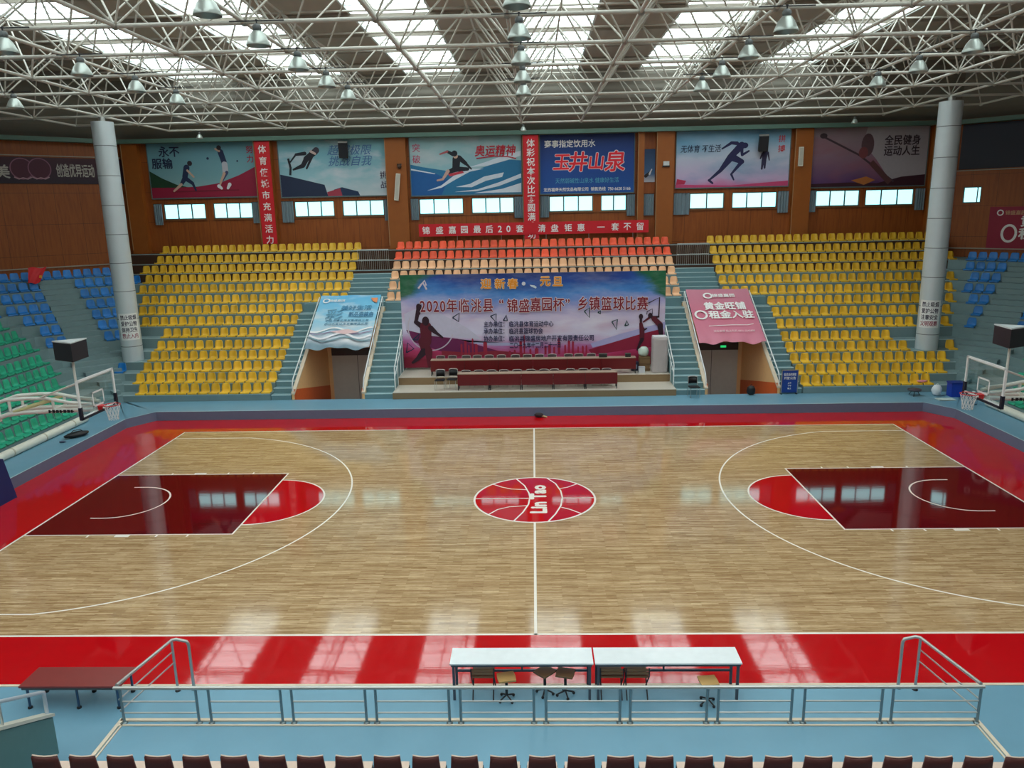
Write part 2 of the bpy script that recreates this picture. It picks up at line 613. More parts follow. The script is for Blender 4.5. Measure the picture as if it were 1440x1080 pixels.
def far_row(mb, k, x0, x1, mi=0):
    """A tread of far row k between x0 and x1; None runs to the corner mitre."""
    t0 = TT[k]
    t1 = TT[k - 1] + 0.02 if k else 11.3
    zl = ZM[k + 1] - 0.05 if k < 13 else 0.0
    a0, a1 = (x0, x0) if x0 is not None else (-mitre_x(t0), -mitre_x(t1))
    b0, b1 = (x1, x1) if x1 is not None else (mitre_x(t0), mitre_x(t1))
    mb.prism([(a0, 11 + t0), (b0, 11 + t0), (b1, 11 + t1), (a1, 11 + t1)], zl, ZM[k], mi)
    mb.prism([(a0, 11 + t0 - 0.006), (b0, 11 + t0 - 0.006), (b0, 11 + t0 + 0.06), (a0, 11 + t0 + 0.06)], ZM[k] - 0.03, ZM[k] + 0.003, 2)


terr = MB()
for k in range(14):
    if k < 3:
        far_row(terr, k, None, None, 1)
    elif k < 6:
        far_row(terr, k, None, -9.5); far_row(terr, k, -7.45, 7.5); far_row(terr, k, 9.62, None)
    else:
        far_row(terr, k, None, -11.68); far_row(terr, k, 11.72, None)
        if k < 9:
            far_row(terr, k, -6.2, 6.2)
tag(struct('terrace', terr, [TERR, BROWN_RISER, M((172, 194, 198), 0.5, name='worn_tread_edge')]), 'stepped grey green terraces under the yellow and orange seats', 'terrace', kind='structure')

for s, nm in ((-1, 'blue'), (1, 'pink')):
    terr = MB()
    for k in range(2, 14):
        t0, t1 = TT[k], TT[k - 1] + 0.02
        if k == 2:
            t1 = 11.3
        zl = ZM[k + 1] - 0.05 if k < 13 else 0.0
        terr.prism([(s * mitre_x(t0), 11 + t0), (s * (18.4 + t0), mitre_y(t0)), (s * (18.4 + t1), mitre_y(t1)), (s * mitre_x(t1), 11 + t1)], zl, ZM[k])
    # half steps of the corner aisle
    for k in range(3, 14):
        t0 = TT[k]
        dirv = Vector((s * 0.7071, 0.7071))
        mid = (Vector((s * mitre_x(t0), 11 + t0)) + Vector((s * (18.4 + t0), mitre_y(t0)))) / 2
        al = Vector((0.7071, -0.7071 * s)) * (0.76 if k < 10 else 0.5 * (mitre_x(t0) - 18.3) * 1.9 + 0.12)
        p = mid + dirv * 0.36
        q = mid + dirv * 0.80
        terr.prism([tuple(p - al), tuple(p + al), tuple(q + al), tuple(q - al)], ZM[k] - 0.02, (ZM[k] + ZM[k - 1]) / 2)
    tag(struct('terrace', terr, TERR), 'stepped grey corner terrace on the %s tunnel banner side' % nm, 'terrace', kind='structure')
    terr = MB()
    for k in range(2, 14):
        t0, t1 = TT[k], (TT[k - 1] + 0.02 if k > 2 else 11.3)
        zl = ZM[k + 1] - 0.05 if k < 13 else 0.0
        terr.prism([(s * (18.4 + t0), -9.0), (s * (18.4 + t0), mitre_y(t0)), (s * (18.4 + t1), mitre_y(t1)), (s * (18.4 + t1), -9.0)], zl, ZM[k])
    tag(struct('terrace', terr, TERR), 'stepped end terrace under the green seats, %s tunnel banner side' % nm, 'terrace', kind='structure')

# stairs beside the tunnels and to the upper rows


def stair(x0, x1, y0, y1, z0, z1, n, label):
    mb = MB()
    for i in range(n):
        ya, za = y0 + (y1 - y0) * i / n, z0 + (z1 - z0) * (i + 1) / n
        mb.box(x0, x1, ya, y0 + (y1 - y0) * (i + 1) / n + 0.01, z0 - 0.4, za)
        mb.box(x0, x1, ya - 0.006, ya + 0.07, za - 0.02, za + 0.006, 1)
    tag(struct('staircase', mb, [TEAL, NOSE]), label, 'stairs', kind='structure')


for s, nm in ((-1, 'blue'), (1, 'pink')):
    lo, hi = sorted((s * 11.66, s * 10.78)); stair(lo, hi, 11.12, 16.45, ZW, ZM[6], 14, 'grey green stairs between the yellow seats and the %s banner tunnel' % nm)
    lo, hi = sorted((s * 7.48, s * 6.22)); stair(lo, hi, 11.12, 16.45, ZW, ZM[6], 14, 'grey green stairs between the stage and the %s banner tunnel' % nm)
    lo, hi = sorted((s * 9.55, s * 7.47)); stair(lo, hi, 16.9, 19.5, ZM[6], ZM[3] + 0.3, 8, 'grey green upper stairs above the %s tunnel banner' % nm)
    # landing in front of the upper stairs and over the tunnel
    mb = MB(); lo, hi = sorted((s * 11.66, s * 6.22)); mb.box(lo, hi, 16.46, 16.9, 3.2, ZM[6]); mb.box(lo, hi, 16.46, 16.5, ZM[6], ZM[6] + 0.02, 1)
    lo2, hi2 = sorted((s * 11.66, s * 9.56)); mb.box(lo2, hi2, 16.9, 17.3, 3.2, ZM[5] - 0.05)
    lo2, hi2 = sorted((s * 7.46, s * 6.22)); mb.box(lo2, hi2, 16.9, 17.3, 3.2, ZM[5] - 0.05)
    tag(struct('landing_floor', mb, [TEAL, NOSE]), 'landing over the tunnel with the %s banner' % nm, 'landing', kind='structure')
    # tunnel (vomitory)
    xa, xb = s * 10.62, s * 7.6
    slope = [(11.15, -1.3), (11.15, 0.62), (16.6, 3.72), (17.1, 3.72), (17.1, -1.3)]
    for x in (xa, xb):
        mb = MB()
        out = s * 0.12 if x == xa else -s * 0.12
        mb.xprism(slope, x, x + out, 0)
        mb.xprism([(11.13, 0.62), (11.13, 0.70), (16.6, 3.82), (16.6, 3.72)], x - 0.02 * (1 if out > 0 else -1), x + out * 1.15, 2)
        ins = 0.004 if out < 0 else -0.004
        mb.xprism([(11.14, -1.3), (11.14, 0.86), (17.0, -0.30), (17.0, -1.3)], x + ins, x, 1)
        tag(struct('wall_tunnel', mb, [ORANGE_WALL, RUST_WALL, BEIGE, TEAL]), 'apricot side wall with rust dado and sloping pale cap, %s banner tunnel, %s side' % (nm, 'stair' if x == xa else 'stage'), 'tunnel wall', kind='structure')
    lo, hi = sorted((xa, xb))
    mb = MB()
    mb.box(lo, hi, 17.0, 17.12, -1.3, 3.7, 0)
    mb.box(lo, hi, 11.2, 17.0, -1.4, -1.3, 3)
    mb.box(lo, hi, 14.6, 17.0, 3.0, 3.15, 0)
    tag(struct('wall_tunnel', mb, [ORANGE_WALL, RUST_WALL, BEIGE, TEAL]), 'back wall and floor of the tunnel under the %s banner' % nm, 'tunnel wall', kind='structure')
    d = MB()
    lo, hi = sorted((s * 10.4, s * 7.75))
    d.box(lo, hi, 16.93, 16.99, -1.3, 1.28)
    door = struct('door_%d' % (1 if s < 0 else 2), d, DOORGREY)
    d = MB(); d.box(lo, hi, 16.9, 16.99, 1.28, 1.66); d.build('door_header', M((58, 34, 26), 0.5, name='dark_door_header'), door)
    d = MB(); d.box((lo + hi) / 2 - 0.012, (lo + hi) / 2 + 0.012, 16.925, 16.94, -1.3, 1.28); d.build('door_gap', DARK, door)
    # white handrails following the slope of the tunnel walls
    for x, side in ((s * 10.72, 'yellow seat'), (s * 7.54, 'stage')):
        h = thing('handrail', 'white sloping handrail on the %s side of the %s banner tunnel' % (side, nm), 'handrail', 'tunnel handrails')
        mb = MB()
        z = lambda y: 1.27 + 0.585 * (y - 11.4)
        mb.path([(x, 11.25, 0.72), (x, 11.25, 1.02), (x, 11.4, z(11.4)), (x, 16.6, z(16.6)), (x, 16.75, 4.1)], 0.028)
        mb.build('top_rail', WHITE, h)
        for y in (12.6, 13.9, 15.2, 16.6):
            mb = MB(); mb.tube((x, y, z(y)), (x, y, z(y) - 0.62), 0.018); mb.build('post', WHITE, h)

# stage of two tiers in front of the orange seats
CREAM = M((206, 196, 182), 0.4, name='cream_stage_tiles')
TAN = M((142, 116, 84), 0.5, name='tan_stage_front')
mb = MB()
mb.box(-6.215, 6.215, 11.0, 12.55, 0.0, 0.66, 1); mb.box(-6.215, 6.215, 11.0, 12.55, 0.655, 0.665, 0)
mb.box(-6.215, 6.215, 12.55, 14.9, 0.0, 1.0, 1); mb.box(-6.215, 6.215, 12.55, 14.9, 0.995, 1.005, 0)
mb.box(-6.215, 6.215, 14.9, 15.0, 0.0, 3.12, 1)  # unseen back panel, added to block sky light leaking in under the terraces
tag(struct('stage_floor', mb, [CREAM, TAN]), 'low cream stage of two tiers in front of the printed backdrop', 'stage', kind='structure')
for s in (-1, 1):
    rail = thing('stair_railing', 'white railing of the stairs at the %s end of the stage' % ('blue tunnel banner' if s < 0 else 'pink tunnel banner'), 'railing', 'stage stair railings')
    mb = MB()
    mb.path([(s * 6.21, 11.7, 0.66), (s * 6.21, 11.7, 1.62), (s * 6.21, 14.0, 3.0)], 0.026); mb.build('top_rail', WHITE, rail)
    mb = MB(); mb.path([(s * 6.21, 11.7, 1.2), (s * 6.21, 14.0, 2.5)], 0.016); mb.build('middle_rail', WHITE, rail)
    for y in (12.5, 13.3, 14.0):
        mb = MB(); mb.tube((s * 6.21, y, 0.66 if y < 12.55 else 1.0), (s * 6.21, y, 1.62 + (y - 11.7) * 0.6), 0.018); mb.build('post', WHITE, rail)
# railings at the head of the upper stairs
for s in (-1, 1):
    rail = thing('gallery_railing', 'short railing of thin upright bars above the %s tunnel banner stairs' % ('blue' if s < 0 else 'pink'), 'railing', 'gallery railings')
    lo, hi = sorted((s * 9.35, s * 7.68))
    for z in (5.95, 6.5):
        mb = MB(); mb.tube((lo, 19.62, z), (hi, 19.62, z), 0.022); mb.build('rail', STEEL, rail)
    mb = MB()
    for i in range(17):
        x = lo + (hi - lo) * i / 16
        mb.tube((x, 19.62, 5.42), (x, 19.62, 6.5), 0.011, 6)
    mb.build('grille', STEEL, rail)

# ------------------------------------------------------------------ walls, pilasters, roof
ZT = 12.5
WY = 22.3
CX = mitre_x(11.3)


def wall_frame(side):
    """Matrix of a wall's local frame: x to the right as seen from the court, y up, z out of the wall."""
    if side == 0:
        return Matrix.Translation((0, WY, 0)) @ Matrix.Rotation(PI / 2, 4, 'X')
    mid = Vector((side * (CX + 18.4 + 11.3) / 2, (WY + mitre_y(11.3)) / 2, 0))
    return Matrix.Translation(mid) @ Matrix.Rotation(-side * PI / 4, 4, 'Z') @ Matrix.Rotation(PI / 2, 4, 'X')


WL = math.hypot(18.4 + 11.3 - CX, WY - mitre_y(11.3))
WINS = [(-20.84, -18.45), (-18.0, -15.76), (-13.37, -11.1), (-10.64, -8.28), (-6.3, -3.81), (-3.35, -0.97), (0.99, 3.44), (3.87, 5.3), (8.79, 10.7), (11.13, 13.6), (15.72, 18.12), (18.43, 21.07)]
WZ0, WZ1 = 8.27, 9.13
mb = MB()
xs = [-CX] + [v for w in WINS for v in w] + [CX]
mb.box(-CX, CX, WY, WY + 0.25, 0, WZ0)
mb.box(-CX, CX, WY, WY + 0.25, WZ1, ZT)
for i in range(0, len(xs), 2):
    mb.box(xs[i], xs[i + 1], WY, WY + 0.25, WZ0, WZ1)
struct('wall_far', mb, WOODWALL)
PANE = glow((180, 250, 255), WINDOW_GLOW, 'daylit_window_pane')
PFRAME = M((96, 116, 118), 0.4, name='window_frame_paint')
for i, (x0, x1) in enumerate(WINS):
    mb = MB()
    for a, b, c, d in ((x0, x1, WZ0, WZ0 + 0.05), (x0, x1, WZ1 - 0.05, WZ1), (x0, x0 + 0.05, WZ0, WZ1), (x1 - 0.05, x1, WZ0, WZ1)):
        mb.box(a, b, WY + 0.04, WY + 0.12, c, d)
    nm = 3 if x1 - x0 > 2.0 else 2
    for j in range(1, nm):
        x = x0 + (x1 - x0) * j / nm
        mb.box(x - 0.035, x + 0.035, WY + 0.05, WY + 0.11, WZ0 + 0.05, WZ1 - 0.05)
    wn = struct('window_%d' % (i + 1), mb, PFRAME)
    mb = MB(); mb.box(x0 + 0.02, x1 - 0.02, WY + 0.085, WY + 0.10, WZ0 + 0.02, WZ1 - 0.02); mb.build('pane', PANE, wn)
    mb = MB(); mb.box(x0 - 0.05, x1 + 0.05, WY - 0.06, WY + 0.04, WZ0 - 0.07, WZ0); mb.build('sill', M((132, 84, 46), 0.5, name='wood_sill'), wn)

for s in (-1, 1):
    fr = wall_frame(s)
    mb = MB(); mb.box(-WL / 2, WL / 2, 0, 0.25, 0, ZT)
    if s > 0:      # opening for the lone window of this corner wall
        mb = MB()
        u0, u1 = -WL / 2 + 0.68, -WL / 2 + 1.56
        mb.box(-WL / 2, WL / 2, 0, 0.25, 0, 8.3); mb.box(-WL / 2, WL / 2, 0, 0.25, 9.15, ZT)
        mb.box(-WL / 2, u0, 0, 0.25, 8.3, 9.15); mb.box(u1, WL / 2, 0, 0.25, 8.3, 9.15)
    w = struct('wall_corner_%s' % ('left' if s < 0 else 'right'), mb, WOODWALL)
    w.matrix_world = fr @ Matrix.Rotation(-PI / 2, 4, 'X')
    if s > 0:
        mb = MB()
        for a, b, c, d in ((u0, u1, 8.3, 8.35), (u0, u1, 9.1, 9.15), (u0, u0 + 0.05, 8.3, 9.15), (u1 - 0.05, u1, 8.3, 9.15), (u1 - 0.22, u1 - 0.17, 8.3, 9.15)):
            mb.box(a, b, c, d, -0.12, -0.04)
        wn = struct('window_13', mb, PFRAME); wn.matrix_world = fr
        mb = MB(); mb.box(u0 + 0.02, u1 - 0.02, 8.32, 9.13, -0.10, -0.085); mb.build('pane', PANE, wn)
    mb = MB(); mb.box(-WL / 2, WL / 2, 5.86, 5.92, 0, 0.08)
    if s < 0:
        mb.box(-WL / 2, WL / 2, 11.66, 11.71, 0, 0.05)
    else:
        mb.box(-WL / 2, WL / 2, 9.98, 10.03, 0, 0.05)
    tr = struct('trim_%d' % (3 if s < 0 else 4), mb, M((170, 158, 142), 0.5, name='pale_wall_trim')); tr.matrix_world = fr
    mb = MB(); x0, x1 = sorted((s * 29.7, s * 29.95)); mb.box(x0, x1, -27, mitre_y(11.3) + 0.1, 0, ZT)
    struct('wall_left' if s < 0 else 'wall_right', mb, WOODWALL)
mb = MB(); mb.box(-30, 30, -27.2, -27, 0, 15.4); struct('wall_near', mb, WOODWALL)
PILM = M((156, 86, 28), 0.5, var=0.1, scale=3, name='pilaster_veneer')
for i, (x0, x1) in enumerate(((-15.28, -14.32), (-8.02, -6.86), (-0.46, 0.46), (5.85, 6.2), (6.86, 7.82), (14.32, 15.28), (21.7, 22.7), (-22.7, -21.8))):
    mb = MB(); mb.box(x0, x1, WY - 0.35, WY, 0.2, ZT - 0.1); mb.box(x0, x0 + 0.03, WY - 0.365, WY - 0.35, 6.6, ZT - 0.12, 1)
    tag(struct('pilaster', mb, [PILM, M((176, 140, 100), 0.5, name='pilaster_edge')]), 'brown wood pilaster on the back wall, %s counted from the blue tunnel banner side' % ORD[[2, 3, 4, 5, 6, 7, 8, 1][i]], 'pilaster', kind='structure')
# green lip on top of the wall, sloping soffit up to the ceiling
ring = lambda t: [(-(18.4 + t), -27.0), (-(18.4 + t), mitre_y(t)), (-mitre_x(t), 11 + t), (mitre_x(t), 11 + t), (18.4 + t, mitre_y(t)), (18.4 + t, -27.0)]
mb = MB()
a, b = ring(11.3), ring(10.75)
for i in range(5):
    mb.prism([a[i], a[i + 1], b[i + 1], b[i]], ZT - 0.1, ZT + 0.12)
struct('trim_2', mb, M((92, 124, 112), 0.5, name='green_eave_paint'))
ZC = 15.4
mb = MB()
prof = [(11.4, ZT + 0.12), (10.4, ZT + 0.7), (9.7, ZT + 1.5), (9.3, ZC)]
for j in range(3):
    a, b = ring(prof[j][0]), ring(prof[j + 1][0])
    for i in range(5):
        mb.add([(*a[i], prof[j][1]), (*a[i + 1], prof[j][1]), (*b[i + 1], prof[j + 1][1]), (*b[i], prof[j + 1][1])], [(0, 1, 2, 3)])
SOFFIT = sheet_metal((128, 124, 114), 0.35, 'ribbed_soffit', 2)
struct('ceiling_soffit', mb, SOFFIT)
# ceiling with six skylight strips running away from the camera
CEILM = sheet_metal((164, 154, 140), 0.6, 'ribbed_ceiling_sheet', 0)
SKYX = [-16.95 + 6 * i for i in range(6)]
SW = 1.45
SY0, SY1 = -27.0, 20.3
mb = MB()
edges = [-30.0] + [v for c in SKYX for v in (c - SW, c + SW)] + [30.0]
for i in range(0, len(edges), 2):
    mb.box(edges[i], edges[i + 1], SY0, 20.4, ZC, ZC + 0.12)
mb.box(-30, 30, SY1, 20.4, ZC, ZC + 0.5)
ceil = struct('ceiling', mb, CEILM)
PURLIN = M((150, 142, 130), 0.55, name='purlin_paint')
for j in range(15):
    y = 17.3 - 3.1 * j
    if y < -26:
        break
    mb = MB(); mb.box(-29, 29, y - 0.05, y + 0.05, ZC - 0.14, ZC - 0.02); mb.build('purlin', PURLIN, ceil)
SKYM = glow((238, 252, 252), SKYLIGHT_GLOW, 'daylit_skylight_glazing')
for i, c in enumerate(SKYX):
    mb = MB()
    for x in (c - SW, c + SW):
        mb.box(x - 0.04, x + 0.04, SY0, SY1, ZC - 0.03, ZC + 0.10)
    y = SY1
    while y > -10:
        mb.box(c - SW, c + SW, y - 0.025, y + 0.025, ZC + 0.03, ZC + 0.09)
        y -= 0.78
    sk = struct('skylight', mb, M((206, 214, 212), 0.5, name='skylight_bar'))
    tag(sk, 'bright skylight strip in the roof, %s counted from the blue tunnel banner side' % ORD[i + 1], 'skylight', kind='structure')
    mb = MB(); mb.box(c - SW, c + SW, SY0, SY1, ZC + 0.10, ZC + 0.13); mb.build('pane', SKYM, sk)

# two round pillars that carry the roof frame, each with a paper notice
for s, x, r in ((-1, -19.15, 0.467), (1, 18.25, 0.475)):
    p = thing('pillar', 'tall grey steel clad round pillar with a white notice, %s tunnel banner side' % ('blue' if s < 0 else 'pink'), 'pillar', 'roof pillars', (x, 13.9, 1.765))
    p['kind'] = 'structure'
    mb = MB(); mb.lathe([(r, 0), (r, 10.85)], 32); mb.lathe([(r, 10.85), (0.001, 10.87)], 32)
    mb.build('shaft', M((206, 216, 220), 0.4, 0.2, 0.05, 2, name='pillar_cladding'), p)
    mb = MB()
    for k in range(8):
        mb.lathe([(r + 0.004, 1.3 * k + 0.7), (r + 0.006, 1.3 * k + 0.715), (r + 0.004, 1.3 * k + 0.73)], 32)
    mb.build('seam', M((110, 118, 122), 0.5, name='cladding_seam'), p)
    mb = MB(); mb.tube((0, 0, 10.86), (0, 0, 11.06), 0.14, 12); mb.build('bearing', STEEL, p)
    # notice: a sheet bent round the pillar
    mb = MB()
    n = 16
    mid = R(-61.5 if s < 0 else -117)
    aa = [mid - 0.95 + 1.9 * i / n for i in range(n + 1)]
    vs = [((r + 0.012) * math.cos(t), (r + 0.012) * math.sin(t), z) for z in (1.03, 2.29) for t in aa]
    mb.add(vs, [(i, i + 1, n + 2 + i, n + 1 + i) for i in range(n)])
    mb.build('notice', WHITE, p)
    rows = ['禁止吸烟', '爱护公物', '保持卫生', '禁止入内']
    if s > 0:
        rows = ['禁止吸烟', '爱护公物', '注意安全', '文明观赛']
    for j, row in enumerate(rows):
        t = text('notice_lettering', row, 0.24, M((40, 30, 60), 0.6, name='notice_ink') if j < 3 else M((150, 40, 70), 0.6, name='notice_red_ink'), p, 0, 0, 0, 0.02, width=0.7, depth=0.001)
        for q in t.data.vertices:
            th = mid + q.co.x / r
            rr = r + 0.014 + q.co.z
            q.co = (rr * math.cos(th), rr * math.sin(th), 2.10 - 0.29 * j + q.co.y)

# ------------------------------------------------------------------ space frame
FX = [-0.468 + 3.111 * i for i in range(-9, 10)]
FY = [-2.16 + 3.215 * j for j in range(-4, 8)]
Z0, Z1 = 12.86, 14.98
HX, HY = 3.111 / 2, 3.215 / 2


def in_plan(x, y):
    return abs(x + 0.468) + y <= 39.6


frame = thing('roof_space_frame', 'white tubular space frame truss hanging under the skylit roof', 'roof truss')
for y in FY:
    row = [x for x in FX if in_plan(x, y)]
    mb = MB(); mb.tube((row[0], y, Z0), (row[-1], y, Z0), 0.052, 8); mb.build('bottom_chord', PIPE, frame)
for x in FX:
    c = [y for y in FY if in_plan(x, y)]
    if len(c) > 1:
        mb = MB(); mb.tube((x, c[0], Z0), (x, c[-1], Z0), 0.05, 8); mb.build('bottom_chord', PIPE, frame)


def cell(i, j):
    return 0 <= i < len(FX) - 1 and 0 <= j < len(FY) - 1 and all(in_plan(FX[i + a], FY[j + b]) for a in (0, 1) for b in (0, 1))


for j in range(len(FY) - 1):
    cs = [i for i in range(len(FX) - 1) if cell(i, j)]
    if not cs:
        continue
    y = FY[j] + HY
    mb = MB(); mb.tube((FX[cs[0]] + HX, y, Z1), (FX[cs[-1]] + HX, y, Z1), 0.036, 8); mb.build('top_chord', PIPE, frame)
    web, nodes = MB(), MB()
    for i in cs:
        tp = (FX[i] + HX, y, Z1)
        for a in (0, 1):
            for b in (0, 1):
                web.tube((FX[i + a], FY[j + b], Z0), tp, 0.029, 6, caps=False)
        nodes.ball(tp, 0.09, 8)
        nodes.ball((FX[i], FY[j], Z0), 0.1, 8)
        nodes.ball((FX[i + 1], FY[j + 1], Z0), 0.1, 8)
    web.build('web_lattice', PIPE, frame)
    nodes.build('node_joint_lattice', PIPE, frame)
for i in range(len(FX) - 1):
    cs = [j for j in range(len(FY) - 1) if cell(i, j)]
    if len(cs) > 1:
        mb = MB(); mb.tube((FX[i] + HX, FY[cs[0]] + HY, Z1), (FX[i] + HX, FY[cs[-1]] + HY, Z1), 0.036, 8); mb.build('top_chord', PIPE, frame)

# pendant high bay lamps
LSHADE = M((176, 184, 178), 0.35, 0.5, name='spun_lamp_shade')


def make_lamp():
    t = thing('pendant_lamp', 'lamp', 'lamp', 'bell shaped lamps under the roof frame')
    mb = MB(); mb.lathe([(0.275, 0), (0.28, 0.02), (0.25, 0.09), (0.19, 0.22), (0.13, 0.30), (0.10, 0.33), (0.001, 0.335)], 24)
    mb.lathe([(0.272, 0.0), (0.24, 0.09), (0.18, 0.22), (0.12, 0.29), (0.001, 0.30)], 24)
    mb.build('shade', LSHADE, t)
    mb = MB(); mb.lathe([(0.001, 0.335), (0.085, 0.335), (0.10, 0.38), (0.10, 0.44), (0.06, 0.48), (0.001, 0.48)], 20); mb.build('gear_housing', M((96, 100, 100), 0.5, name='lamp_gear_housing'), t)
    mb = MB(); mb.lathe([(0.001, 0.14), (0.05, 0.16), (0.06, 0.22), (0.03, 0.30)], 12); mb.build('bulb', M((240, 240, 232), 0.2, name='opal_bulb'), t)
    mb = MB(); mb.tube((0, 0, 0.47), (0, 0, 0.56), 0.016); mb.lathe([(0.03, 0.55), (0.03, 0.575)], 10); mb.box(-0.64, 0.64, -0.015, 0.015, 0.535, 0.56); mb.build('hanger', DARK, t)
    return t


lamp0 = make_lamp()
SPOTS = []
LY = (-5.38, -2.53, 0.58, 3.54, 6.34)
for x, ys in ((-18.1, (6.4,)), (-12.29, LY[1:]), (-6.28, LY), (-0.2, LY), (5.89, LY[1:]), (11.82, LY[2:])):
    for y in ys:
        SPOTS.append((x, y))
COLN = {-18.1: 'lone lamp file', -12.29: 'file by the blue side pillar', -6.28: 'second file from the blue banner side', -0.2: 'middle file above the centre line', 5.89: 'file above the pink banner', 11.82: 'file by the pink side pillar'}
for n, (x, y) in enumerate(SPOTS):
    o = lamp0 if n == 0 else dup(lamp0)
    o.location = (x, y, 12.255)
    files = sorted([q for p, q in SPOTS if p == x], reverse=True)
    o['label'] = 'grey bell lamp, %s from the back wall, %s' % (ORD[files.index(y) + 1], COLN[x])
    if x == -18.1:
        o['label'] = 'lone grey bell lamp over the green seats beyond the blue side pillar'
for i, x in enumerate((-17.52, -0.37, 16.75)):
    o = dup(lamp0)
    o.location = (x, 20.345, 12.435)
    o.scale = (0.62, 0.62, 0.66)
    o['group'] = 'small lamps at the back wall end of the frame'
    o['label'] = 'small pale lamp on the last frame bar above the %s' % ('tennis poster', 'middle red vertical banner', 'golf poster')[i]

# ------------------------------------------------------------------ seats
def seat_mesh(name, mat):
    """A moulded bucket seat: waterfall front, dished pan, rounded back; front edge at the origin, facing -y."""
    prof = [(0.0, -0.035, 0.205), (-0.012, 0.012, 0.212), (0.03, 0.04, 0.215), (0.14, 0.022, 0.21), (0.27, 0.024, 0.205), (0.335, 0.06, 0.20), (0.362, 0.13, 0.20), (0.385, 0.25, 0.19), (0.405, 0.355, 0.165), (0.42, 0.385, 0.13)]
    nu = 7
    vs, fs = [], []
    for j, (y, z, hw) in enumerate(prof):
        for i in range(nu):
            a = -1 + 2 * i / (nu - 1)
            dish = (a * a - 0.4) * (0.018 if 2 <= j <= 5 else 0.0)
            back = (1 - a * a) * (0.022 if j >= 5 else 0.0)
            vs.append((a * hw, y + back - (0.03 * a * a if j >= 6 else 0), z + dish))
    n = len(vs)
    th = 0.016
    low = [(x, y + (0.012 if k // nu >= 5 else 0.0), z - (th if k // nu < 6 else 0.006)) for k, (x, y, z) in enumerate(vs)]
    for j in range(len(prof) - 1):
        for i in range(nu - 1):
            q = j * nu + i
            fs.append((q, q + 1, q + nu + 1, q + nu))
            fs.append((n + q, n + q + nu, n + q + nu + 1, n + q + 1))
    L = len(prof) - 1
    for i in range(nu - 1):
        fs.append((i, n + i, n + i + 1, i + 1))
        fs.append((L * nu + i, L * nu + i + 1, n + L * nu + i + 1, n + L * nu + i))
    for j in range(L):
        fs.append((j * nu, (j + 1) * nu, n + (j + 1) * nu, n + j * nu))
        q = j * nu + nu - 1
        fs.append((q, n + q, n + q + nu, q + nu))
    mb = MB()
    mb.add(vs + low, fs, 0, True)
    # fixing foot under the pan
    mb.box(-0.13, 0.13, 0.06, 0.30, -0.001, 0.016)
    return mb


def seat_mat(c, name):
    n = NT(name)
    oi = n.n('ShaderNodeObjectInfo')
    k = n.math('ADD', n.math('MULTIPLY', oi.outputs['Random'], 0.28), 0.86)
    f = n.noise(5, 3)
    col = n.mix(f, rgb(c, 0.92), rgb(c, 1.06))
    cc = n.n('ShaderNodeCombineColor')
    for i in range(3):
        n.l(k, cc.inputs[i])
    n.l(n.mix(1.0, col, cc.outputs[0], 'MULTIPLY'), n.b.inputs['Base Color'])
    n.b.inputs['Roughness'].default_value = 0.38
    return n.mat


YEL, ORA, PEA, BLU, GRE = (seat_mat(c, nm) for c, nm in (((236, 186, 48), 'yellow_seat_plastic'), ((244, 92, 54), 'orange_seat_plastic'), ((240, 186, 142), 'peach_seat_plastic'), ((26, 120, 196), 'blue_seat_plastic'), ((38, 164, 128), 'green_seat_plastic')))
PITCH = 0.472
SM = {nm: seat_mesh(nm, m).mesh(nm, m) for nm, m in (('yellow_seat', YEL), ('orange_seat', ORA), ('peach_seat', PEA), ('blue_seat', BLU), ('green_seat', GRE))}


def put_seat(kind, x, y, z, rz, label, group):
    o = bpy.data.objects.new(kind, SM[kind])
    COL.objects.link(o)
    o.location = (x, y, z + 0.036)
    o.rotation_euler = (0, 0, rz)
    return tag(o, label, 'seat', group)


def near_pillar(x, y):
    return math.hypot(x + 19.15, y - 13.7) < 0.8 or math.hypot(x - 18.25, y - 13.7) < 0.85


yellow = []
for s, nm in ((-1, 'blue'), (1, 'pink')):
    for k in range(14):
        inner = (9.72 if s < 0 else 9.82) if k < 6 else 11.9
        lim = mitre_x(TT[k]) - 0.35
        if s < 0:
            lim = min(lim, (20.95, 20.95, 21.4, 20.75, 20.9, 20.6, 20.25, 19.9, 18.5, 18.3, 18.25, 18.3, 18.3, 17.85)[k])
        else:
            lim = min(lim, (22.2, 22.2, 21.5, 20.7, 20.3, 19.9, 19.6, 19.2, 18.3, 16.95, 17.3, 19.05, 18.5, 17.55)[k])
        i = 0
        while inner + PITCH * i <= lim:
            x = s * (inner + PITCH * i)
            i += 1
            skip = near_pillar(x, YF[k])
            if skip:
                continue
            yellow.append((-(YF[k]), k, s, x, i, nm))
for k, px, py in ((2, 1338, 357), (4, 1339, 385.5), (5, 1336.7, 400), (6, 1337, 417), (7, 1333, 433), (8, 1331, 450), (10, 1338, 484)):
    yellow.append((-YF[k], k, 1, at(px, py, y=YF[k] + 0.2).x, 25, 'pink'))
yellow.sort(key=lambda q: (-q[1], abs(q[3])))
UP = lambda k: ORD[14 - k]
for q in yellow[:300]:
    _, k, s, x, i, nm = q
    put_seat('yellow_seat', x, YF[k], ZM[k], 0, ('yellow seat, %s from the stairs, %s row up, %s tunnel banner side' % (ORD[i], UP(k), nm)) if i < 25 else 'yellow seat at the corner end beyond the pillar, %s row up, %s tunnel banner side' % (UP(k), nm), 'yellow seats on the %s tunnel banner side' % nm)
bulk = MB()
tmpl = seat_mesh('s', YEL)
for q in yellow[300:]:
    _, k, s, x, i, nm = q
    bulk.add([(vx + x, vy + YF[k], vz + ZM[k] + 0.036) for vx, vy, vz in tmpl.v], tmpl.f, 0, True)
bo = bulk.build('yellow_seats', YEL)
